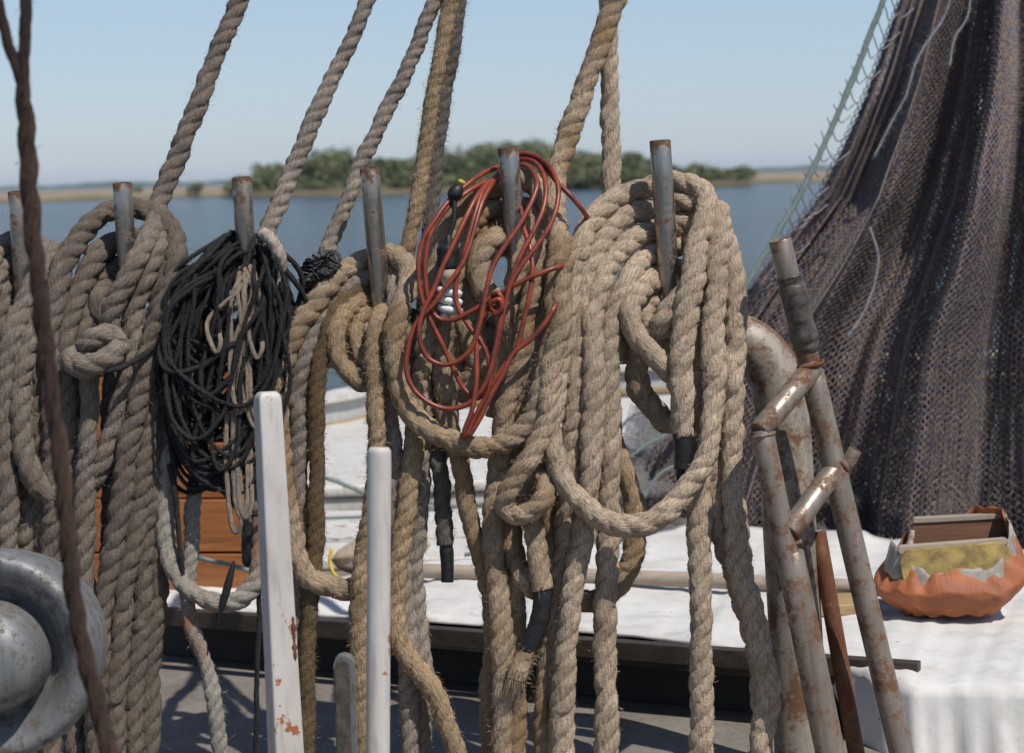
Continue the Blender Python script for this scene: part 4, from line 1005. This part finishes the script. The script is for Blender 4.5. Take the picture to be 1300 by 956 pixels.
# ------------------------------------------------------------------ coil on the fourth pin
c4a = [(455, 742, 2), (447, 748, 3), (424, 747, 4), (403, 741, 4.6), (386, 725, 4.8), (376, 701, 4.8), (370, 675, 4.4), (364, 641, 4), (358, 590, 3.6), (353, 540, 3.4), (353, 500, 3.3), (357, 462, 3.2), (366, 433, 3), (379, 412, 2.4), (396, 392, 1.5), (411, 371, .2), (426, 352, -1.5), (444, 338, -3.5), (466, 329, -5), (480, 325, -5.2), (494, 323, -4.5),
       (508, 330, -2.5), (517, 345, -.5), (516, 364, 2), (507, 388, 4.2), (502, 415, 5.2), (502, 450, 5.8), (507, 484, 6), (514, 508, 6.2), (526, 531, 6.6), (543, 547, 7), (565, 558, 7.2), (588, 565, 7.4), (610, 568, 7.4), (632, 565, 7), (655, 555, 7), (673, 538, 7.2), (685, 510, 7.2), (694, 475, 7), (701, 435, 6.6), (706, 395, 6), (708, 350, 5), (710, 310, 3), (708, 275, 0), (706, 240, -3), (714, 195, -5), (729, 145, -6.5), (757, 72, -8), (786, -8, -9.5), (838, -140, -10), (900, -300, -10)]
tag(rope('slack_rope', c4a, M_TAN2, 14.2, fuzz=4200, flen=.005, lay=4.6, deep=.20), 'tan rope from the mast sagging in a long loop between fourth and fifth pins', 'rope')
c4b = [(372, 960, 1.5), (372, 870, 1.5), (374, 800, 1.5), (378, 750, 1.6), (383, 700, 1.8), (382, 641, 2), (378, 595, 2), (379, 549, 2), (380, 503, 2), (385, 461, 1.8), (391, 438, 1.4), (401, 415, .8), (415, 394, -.5), (429, 374, -2), (446, 360, -3.5), (466, 352, -4.6), (484, 347, -5), (497, 350, -4), (503, 365, -1.5), (500, 395, .5), (496, 440, 1.5), (492, 500, 2), (497, 560, 2.2), (502, 620, 2.4), (506, 680, 2.6), (509, 740, 2), (516, 800, 2), (520, 870, 2)] \
    + below(520, 534, 2, .5, 1002) + [(540, 870, .5), (534, 830, .5), (530, 790, .5), (526, 745, .6), (526, 700, .8), (531, 640, 1), (535, 580, 1), (537, 520, .6), (534, 470, .4), (528, 430, 0), (520, 400, -2)]
tag(rope('coiled_rope', c4b, M_GREY, 13.2, fuzz=2600, lay=4.7), 'weathered grey rope coil looped over the fourth pin', 'rope', 'rope coils hanging on the pins')
c4c = [(389, 980, 3), (390, 900, 3), (391, 827, 3), (392, 796, 3), (393, 764, 3.2), (396, 733, 3.4), (400, 687, 3.6), (401, 641, 3.6), (402, 595, 3.4), (403, 550, 3.2), (403, 507, 3), (404, 473, 2.6), (408, 443, 2.2), (415, 417, 1.4), (426, 396, .2), (438, 381, -1.5), (452, 371, -3.4), (468, 367, -4.6), (486, 370, -5), (495, 385, -4.4), (488, 398, -4.5)]
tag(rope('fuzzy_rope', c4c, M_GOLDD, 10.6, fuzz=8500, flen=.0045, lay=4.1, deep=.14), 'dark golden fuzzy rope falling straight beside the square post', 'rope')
c4d = [(468, 398, -3.6), (456, 402, -2.5), (449, 418, -1), (454, 437, 0), (464, 456, .6), (476, 470, -1), (486, 440, -4), (486, 400, -5), (470, 380, -4.8), (452, 384, -2.8), (437, 398, -.4), (430, 416, 1.4), (427, 438, 2.2), (432, 459, 2.6), (445, 475, 2.6), (459, 485, 2), (474, 480, -.5), (486, 455, -3), (494, 415, -3), (490, 395, -1), (480, 410, 3), (476, 438, 4), (476, 473, 4.5), (476, 520, 4.8), (477, 560, 5), (474, 620, 5), (468, 670, 5), (461, 712, 5), (457, 754, 5), (456, 796, 5), (457, 860, 5), (460, 1000, 5)]
tag(rope('fuzzy_rope', c4d, M_GOLD, 12, fuzz=8500, flen=.005, lay=4.3, deep=.16), 'light tan shaggy rope with small loops hooked on fourth pin', 'rope')
c4e = [(533, 470, 1), (528, 520, 2), (525, 560, 3), (521, 600, 3.6), (515, 640, 4), (511, 680, 4.2), (507, 712, 4.4), (504, 745, 4.5), (502, 775, 4.6), (507, 806, 4.8), (520, 835, 5), (536, 858, 5), (560, 900, 5), (590, 990, 5)]
tag(rope('tail_rope', c4e, M_GOLD, 13, fuzz=5000, flen=.005, lay=4.7, deep=.20), 'golden brown rope tail kicking right below the fourth pin', 'rope')

# ------------------------------------------------------------------ coil on the fifth pin
c5 = [(603, 345, -1), (612, 330, -1.5), (622, 318, -2.6), (638, 311, -4), (656, 305, -5), (676, 300, -4), (690, 290, -3), (693, 310, 0), (684, 345, 2), (672, 385, 3.4), (664, 425, 4.2), (658, 465, 4.6), (646, 500, 4.8), (638, 535, 4.6), (632, 580, 4), (629, 625, 4), (626, 673, 4.2), (628, 722, 4.6), (634, 771, 4.8), (636, 819, 4.8), (637, 870, 4.8)] \
    + below(638, 655, 4.8, 2.5, 1006) + [(652, 860, 2.5), (656, 800, 2.2), (651, 750, 2), (641, 700, 2), (640, 650, 2), (648, 600, 2), (655, 550, 2.4), (668, 500, 3), (676, 460, 3.4), (684, 420, 3.4), (692, 380, 2.6), (700, 330, 1), (702, 285, -1), (694, 255, -3), (680, 235, -4), (664, 226, -5), (650, 230, -5.4), (632, 240, -4.8), (612, 246, -3.4), (594, 257, -2), (578, 277, -.5), (565, 302, .6), (556, 330, 1.2), (549, 360, 1.6), (545, 395, 2), (540, 440, 2.2), (534, 480, 2.2), (531, 520, 2)] \
    + [(534, 560, 0), (545, 580, -1.5), (565, 560, -2), (570, 520, .5), (563, 480, 1.6), (560, 440, 2), (564, 400, 1.6), (574, 360, 1), (582, 325, .4), (592, 298, -.8), (606, 278, -2.4), (622, 267, -3.8), (640, 263, -5), (660, 262, -5.2), (676, 275, -3.5), (670, 310, -1), (656, 350, 1.2), (650, 400, 2.2), (652, 440, 3), (662, 480, 1.5), (662, 520, 0), (664, 575, 0), (655, 625, 1), (649, 673, 2), (655, 708, 3.2), (668, 736, 4), (684, 748, 3.4), (698, 735, 2), (701, 700, 1.5), (697, 655, 1.2), (690, 610, 1)]
tag(rope('coiled_rope', c5, M_TAN2, 14, fuzz=4200, flen=.005, lay=4.6, deep=.20), 'tan matted rope coil on the fifth pin beneath the red cord', 'rope', 'rope coils hanging on the pins')
# inner light arch
c5b = [(634, 530, 1), (640, 480, 1.6), (648, 440, 1.4), (660, 400, 1), (668, 360, .4), (664, 330, -2), (648, 315, -4.5), (632, 300, -4.6), (612, 300, -3.4), (598, 318, -2.2), (594, 345, -1.6), (598, 385, -1.6), (606, 430, -1.8), (600, 480, -1.6), (590, 500, -2), (578, 470, -2.6), (580, 420, -2.6), (586, 370, -3), (596, 330, -4), (612, 308, -4), (628, 300, -1.0), (614, 312, .2), (607, 334, 1), (610, 356, 1.5), (622, 374, 1.5), (636, 392, 1), (645, 420, .5), (640, 450, 0), (622, 465, -.5), (604, 450, -.5), (596, 425, -1), (590, 395, -2), (588, 360, -3.4), (592, 330, -4), (604, 305, -4.5), (625, 290, -5), (650, 285, -5.4)]
tag(rope('short_loop', c5b, M_TAN2, 15.5, fuzz=4500, flen=.005, lay=4.6, deep=.2), 'short thick tan rope loop behind the lamp bulb', 'rope')
# stained fall between pins
f2 = [(575, 300, -2), (566, 350, -1), (562, 420, 0), (564, 480, .6), (569, 535, 2), (580, 572, 3), (588, 608, 3.4), (596, 650, 3.4), (607, 695, 3), (617, 730, 2), (624, 790, .5), (622, 870, 0), (620, 1010, 0)]
tag(rope('stained_rope', f2, rope_mat('rope_orange_stained', (.43, .33, .215), (.30, .215, .13), stain=(.36, .18, .05)), 12.5, fuzz=3500, lay=4.6, deep=.20), 'orange stained tan rope slanting under the long sagging loop', 'rope')
# half-hitch rope with taped frayed end
hh = [(716, 330, 5), (712, 400, 7.2), (704, 450, 8), (697, 500, 8.6), (690, 540, 9), (677, 573, 9.8), (660, 601, 9.8), (645, 627, 9.4), (643, 645, 8.6), (658, 654, 8.6), (677, 648, 9.2), (691, 632, 9.2), (693, 612, 7.6), (682, 602, 5), (672, 615, 3.8), (672, 640, 4.4), (678, 668, 5.6), (683, 695, 6.2), (685, 722, 6.6), (688, 748, 6.6)]
hr = tag(rope('hitched_rope', hh, M_TAN2, 13.6, fuzz=3500, lay=4.6, deep=.20), 'light tan rope tied in a hitch with black taped frayed end', 'rope')
tube('tape_wrap', [(688, 744, 6.6, 1), (689, 760, 6.6, 1.0), (686, 782, 6.6, .96), (678, 806, 6.6, .96), (669, 827, 6.6, .9)], M_TAPE, 12.4, hr, n=24, step=.002, lump=.045, lumplen=.008)
rope('frayed_end', [(671, 822, 6.6), (664, 836, 6.8, 1.1), (658, 850, 7, 1.15), (655, 862, 7, 1.0)], M_TAN2, 11, hr, 9000, .009, step=.003, n=24, fray=500, deep=.1)
n4 = [(700, 560, 1), (696, 620, 1), (700, 660, 1.6), (704, 706, 2), (706, 745, 2.2), (701, 790, 2.4), (694, 838, 2.6), (690, 880, 2.6), (686, 1000, 2.6)]
tag(rope('tail_rope', n4, M_TAN2, 11.5, fuzz=3500, lay=4.6, deep=.20), 'narrow tan rope tail hanging right of the black taped end', 'rope')
ol = [(770, 520, -2), (782, 570, -1.5), (794, 600, -1), (805, 637, -.5), (808, 680, 0), (801, 715, 0), (785, 742, .2), (762, 759, .6), (740, 763, 1), (718, 758, .8), (704, 730, 0), (700, 680, -.4)]
tag(rope('tail_rope', ol, M_GOLD, 14, fuzz=7000, flen=.0045, lay=4.6, deep=.18), 'golden fuzzy rope loop peeking out behind the right coil', 'rope')

# ------------------------------------------------------------------ big coil on the sixth pin
A_ = [(866, 555, 6.4), (866, 545, 6.4), (866, 495, 6.4), (867, 445, 6.2), (871, 408, 5.6), (878, 363, 4.6), (884, 318, 2.6), (892, 286, .2), (897, 258, -2), (886, 240, -4), (866, 232, -5.4), (845, 229, -6)]
R1 = [(824, 236, -5.6), (798, 243, -4.4), (773, 257, -2.8), (750, 281, -.8), (735, 313, 1.4), (726, 350, 3.2), (718, 388, 4.6), (713, 426, 5.8), (707, 458, 6.6), (701, 510, 7.4), (700, 556, 8), (708, 596, 8.6), (728, 628, 9.2), (755, 652, 9.6), (790, 667, 9.8), (822, 664, 9.6), (850, 646, 9), (878, 616, 8.2), (896, 578, 7.2), (903, 535, 6.2), (906, 495, 5.4), (904, 458, 4.8), (904, 420, 4.2), (908, 370, 3.2), (913, 320, 1.6), (914, 285, -.2), (905, 264, -2.6), (885, 256, -4.6), (860, 256, -5.6)]
R2 = [(832, 264, -5.6), (798, 274, -3.8), (775, 293, -2), (758, 318, 0), (745, 350, 1.6), (738, 390, 2.8), (733, 426, 3.4), (730, 458, 3.8), (729, 508, 4), (727, 558, 4.2), (724, 606, 4.2), (721, 657, 3.6), (717, 706, 3), (714, 760, 3), (710, 860, 3)] + below(708, 968, 3, 4, 1006) \
    + [(975, 870, 4), (968, 832, 4.4), (957, 786, 4.8), (944, 737, 5), (935, 692, 5), (931, 650, 5), (930, 596, 4.6), (930, 533, 4.2), (932, 470, 3.8), (933, 420, 3.2), (933, 365, 2), (926, 318, .4), (916, 298, -1.6), (898, 286, -4), (870, 284, -5.4)]
R3 = [(834, 291, -5.4), (806, 301, -2.8), (781, 324, -.4), (768, 350, 1.6), (758, 384, 3.2), (753, 416, 4.4), (753, 450, 5), (753, 495, 5.4), (751, 545, 5.8), (751, 592, 6), (746, 641, 5.8), (737, 690, 5.6), (728, 738, 5.6), (722, 787, 5.6), (718, 840, 5.6), (714, 880, 5.6)] + below(714, 889, 5.6, 4.4, 1006) \
    + [(889, 857, 4.4), (889, 784, 4.6), (889, 736, 4.6), (889, 688, 4.4), (890, 645, 4), (888, 600, 3.4), (887, 560, 2.8), (886, 500, 2.4), (889, 430, 2), (894, 370, 1), (897, 330, -1), (888, 314, -4), (868, 312, -5.6)]
R4 = [(836, 321, -5), (813, 331, -2.4), (800, 350, -.2), (789, 374, 1.6), (779, 404, 2.8), (773, 440, 3.4), (772, 483, 3.8), (773, 533, 4), (773, 583, 4), (772, 633, 3.8), (772, 690, 3.6), (770, 738, 3.4), (769, 787, 3.4), (769, 850, 3.4)] + below(769, 966, 3.4, .6, 1006) \
    + [(966, 860, .6), (954, 800, .6), (938, 740, .8), (920, 690, 1.6), (908, 640, 2.4), (911, 590, 2.6), (916, 520, 2), (919, 440, 1.4), (920, 370, 0), (912, 335, -2.4), (890, 340, -4.6), (866, 342, -5.6)]
R5 = [(838, 350, -4.6), (818, 362, -1), (803, 380, 2.2), (797, 400, 4), (803, 422, 4.8), (819, 440, 5), (838, 458, 4.6), (858, 478, 3), (872, 500, 1.4), (868, 530, 0), (850, 538, -1.5), (832, 522, -2.2), (817, 502, -2.4), (809, 476, -1.6), (812, 450, -.2), (826, 425, 1.4), (842, 402, 3.4), (860, 383, 3.4), (880, 366, 1.5), (890, 380, -1), (876, 400, .6), (856, 410, 2), (834, 420, 1.6), (818, 410, 0), (818, 392, -2.6), (836, 378, -4.8)]
R5r = [(*p, 1.0) for p in R5]
big = [(*p, 1.0) for p in A_ + R1 + R2 + R3 + R4] + R5r
bg6 = tag(rope('coiled_rope', big, M_TAN, 15, fuzz=2000, flen=.0042, lay=5.0, deep=.20), 'big light tan rope coil with red flecks on the rightmost pin', 'rope', 'rope coils hanging on the pins')
tube('tape_wrap', [(866, 549, 6.4, 1), (868, 560, 6.4, .98), (868, 580, 6.4, .95), (866, 596, 6.4, .86)], M_TAPE, 12.6, bg6, n=24, step=.002, lump=.03, lumplen=.008)
tube('tape_wrap', [(865, 592, 6.4, 1), (863, 602, 6.4, .8), (861, 613, 6.4, .4)], M_TAPE, 6, bg6, n=14, step=.002, lump=.05)
tube('tape_wrap', [(866, 535, 6.4, .9), (866, 550, 6.4, 1)], M_WEYE, 12, bg6, n=24, step=.002)

# ------------------------------------------------------------------ red extension cord
F1 = 10.0
def cc(pts, base): return [(x, y, base + (c if c is not None else 0)) for x, y, c in pts]
rd = [(762, 300, -6), (752, 286, -3), (739, 266, 3), (725, 249, 4), (709, 233, 3), (690, 212, -1), (668, 200, -3.6), (645, 204, -4.5), (632, 212, -3), (615, 219, 0), (592, 235, 3), (569, 256, 5), (551, 281, 6.5), (536, 307, 7.2), (531, 340, 7.6), (535, 376, 7.8), (546, 406, 8), (560, 434, 8), (576, 469, 8), (591, 496, 8.2), (606, 506, 8.6), (618, 490, 8.8), (628, 452, 9), (638, 404, 9.2), (642, 385, 9.2), (648, 360, 9), (662, 337, 8.6), (680, 314, 8), (696, 290, 7.2), (706, 265, 6), (709, 242, 4.5), (704, 222, 2.5), (693, 207, 0), (677, 197, -2.4), (660, 196, -4), (645, 208, -4.6), (633, 221, -2.5), (624, 234, 1), (613, 254, 4), (605, 280, 5.8), (597, 309, 7), (585, 338, 8), (565, 366, 8.6), (547, 390, 8.8), (533, 404, 8.8), (523, 423, 8.8), (517, 448, 8.8), (516, 471, 8.8), (525, 494, 9), (544, 511, 9.2), (567, 519, 9.2), (592, 514, 9.4), (609, 499, 9.6), (620, 478, 9.6), (628, 445, 9.4), (637, 400, 9.2), (650, 352, 8.6), (663, 320, 8), (678, 292, 7), (689, 267, 5.8), (693, 242, 4), (689, 219, 1.5), (677, 205, -1.5), (660, 203, -4), (645, 212, -4.6), (628, 226, -1.5),
      (612, 240, 2.2), (602, 255, 4.5), (592, 275, 6), (576, 309, 7.4), (561, 341, 8.2), (549, 371, 8.8), (537, 396, 9.2), (532, 416, 9.4), (534, 437, 9.4), (544, 455, 9.4), (562, 463, 9.4), (580, 459, 9.6), (597, 444, 9.8), (608, 415, 10), (614, 386, 9.8), (618, 366, 9.4), (625, 340, 8.8), (639, 315, 8), (659, 286, 7), (675, 256, 5.6), (682, 233, 4), (675, 215, 1.2), (661, 209, -2), (645, 216, -4.4), (628, 226, -1), (615, 238, 2), (606, 262, 4.6), (598, 290, 6), (588, 327, 7.2), (580, 352, 7.6), (580, 385, 7.8), (596, 415, 8.4), (612, 436, 8.8), (621, 462, 9), (620, 497, 9.2), (609, 518, 9.2), (597, 541, 9.2), (589, 556, 9.4), (590, 546, 9.8), (599, 522, 9.8), (605, 480, 9.6), (605, 448, 9), (608, 415, 8), (622, 388, 7.8), (642, 368, 8.4), (661, 358, 8.8), (686, 347, 9), (708, 339, 8), (726, 336, 1.5), (744, 348, -3), (736, 368, -3), (716, 376, 2), (704, 390, 8.6), (696, 404, 9.2), (675, 430, 9.4), (652, 448, 9.4), (638, 476, 9.6), (624, 500, 9.8), (610, 530, 9.8), (594, 555, 9.8), (596, 545, 9.4), (612, 512, 9.2), (636, 470, 8.8), (655, 445, 9), (664, 410, 9), (672, 376, 8.8), (676, 341, 8.2), (673, 315, 7), (665, 290, 5), (662, 262, 0), (655, 235, -4.4), (640, 226, -4.2), (620, 230, -.5), (596, 242, 2.6), (566, 266, 5), (547, 295, 6.6), (540, 330, 7.2), (541, 364, 7.4), (546, 388, 7.6), (556, 404, 7.8), (575, 406, 8.2), (597, 396, 8.8), (616, 384, 8.8), (627, 374, 8.6), (635, 378, 8.8), (628, 390, 8.8), (622, 380, 8.4), (632, 372, 9.4), (638, 384, 9.4), (628, 396, 9.2), (622, 386, 9.6), (634, 380, 10), (637, 392, 9.8), (626, 400, 9.4)]
tag(tube('extension_cord', rd, M_RED, 3.2, n=12, step=.004, lump=.02, lumplen=.02), 'red extension cord coiled over the fifth pin', 'cord')
# work lamp
lm = empty('work_lamp', tuple(P(569, 330, 6))); tag(lm, 'hanging work lamp with white spiral bulb beside the red cord', 'lamp')
tube('plug', [(583, 236, 4.5, .7), (580, 242, 4.8, 1.1), (575, 249, 5, 1.0), (574, 253, 5, .5)], M_RUBB, 8, lm, n=16, step=.002)
tube('plug_tip', [(587, 229, 4.5, .9), (585, 233, 4.5, 1)], M_YEL, 5, lm, n=12, step=.002)
tube('lead', [(576, 250, 5), (577, 266, 5.2), (576, 282, 5.4), (571, 296, 5.6), (569, 312, 5.8)], M_RUBB, 3.4, lm, n=12)
tube('strain_relief', [(569, 299, 5.7, .6), (569, 306, 5.8, .8), (569, 313, 5.8, 1)], M_RUBB, 7, lm, n=16, step=.002)
tube('socket', [(569, 311, 5.8, .7), (569, 314, 5.8, 1), (569, 326, 5.8, 1.0), (569, 341, 5.8, .95), (569, 343, 5.8, .8)], M_RUBB, 14, lm, n=28, step=.0012)
tube('bulb_base', [(569, 341, 5.8, .95), (570, 350, 5.8, 1), (570, 356, 5.8, .85), (570, 362, 5.8, .6)], M_BRASS, 12.5, lm, n=28, step=.0015)
hx = []
for k in range(90):
    t = k / 89; a = t * 2 * PI * 3.6; q = 11.5 * (1.0 if t < .85 else 1 - (t - .85) * 2.5) * (.5 + .5 * min(1, t * 8))
    c0 = P(570.5 + 1.5 * t, 362 + t * 40, 5.8); hx.append((*(c0 + np.array([math.cos(a) * q * PX, math.sin(a) * q * PX, 0])), 1))
tube('bulb_tube', hx, M_CFL, 4.6, lm, n=14, raw=True, step=.0018)

# ------------------------------------------------------------------ haze
m, nt, b = newmat('haze'); nt.nodes.remove(b); pv = nt.nodes.new('ShaderNodeVolumePrincipled')
pv.inputs['Color'].default_value = (.80, .88, 1.0, 1); pv.inputs['Density'].default_value = .00008; pv.inputs['Anisotropy'].default_value = .3
nt.links.new(pv.outputs[0], [n for n in nt.nodes if n.type == 'OUTPUT_MATERIAL'][0].inputs['Volume'])
V, F, _ = box_parts((0, 0, 11.5), (6000, 0, 0), (0, 6000, 0), (0, 0, 12.5))
tag(mesh('haze', V, F, m, smooth=False), kind='stuff')

# ------------------------------------------------------------------ render settings
SC.render.engine = 'CYCLES'
SC.view_settings.view_transform = 'Standard'; SC.view_settings.look = 'None'; SC.view_settings.gamma = 1; SC.view_settings.exposure = .12
SC.view_settings.use_curve_mapping = False
SC.cycles.max_bounces = 6; SC.cycles.diffuse_bounces = 3; SC.cycles.glossy_bounces = 3; SC.cycles.volume_bounces = 1
SC.cycles.use_denoising = True
SC.render.resolution_x = 1024; SC.render.resolution_y = 753
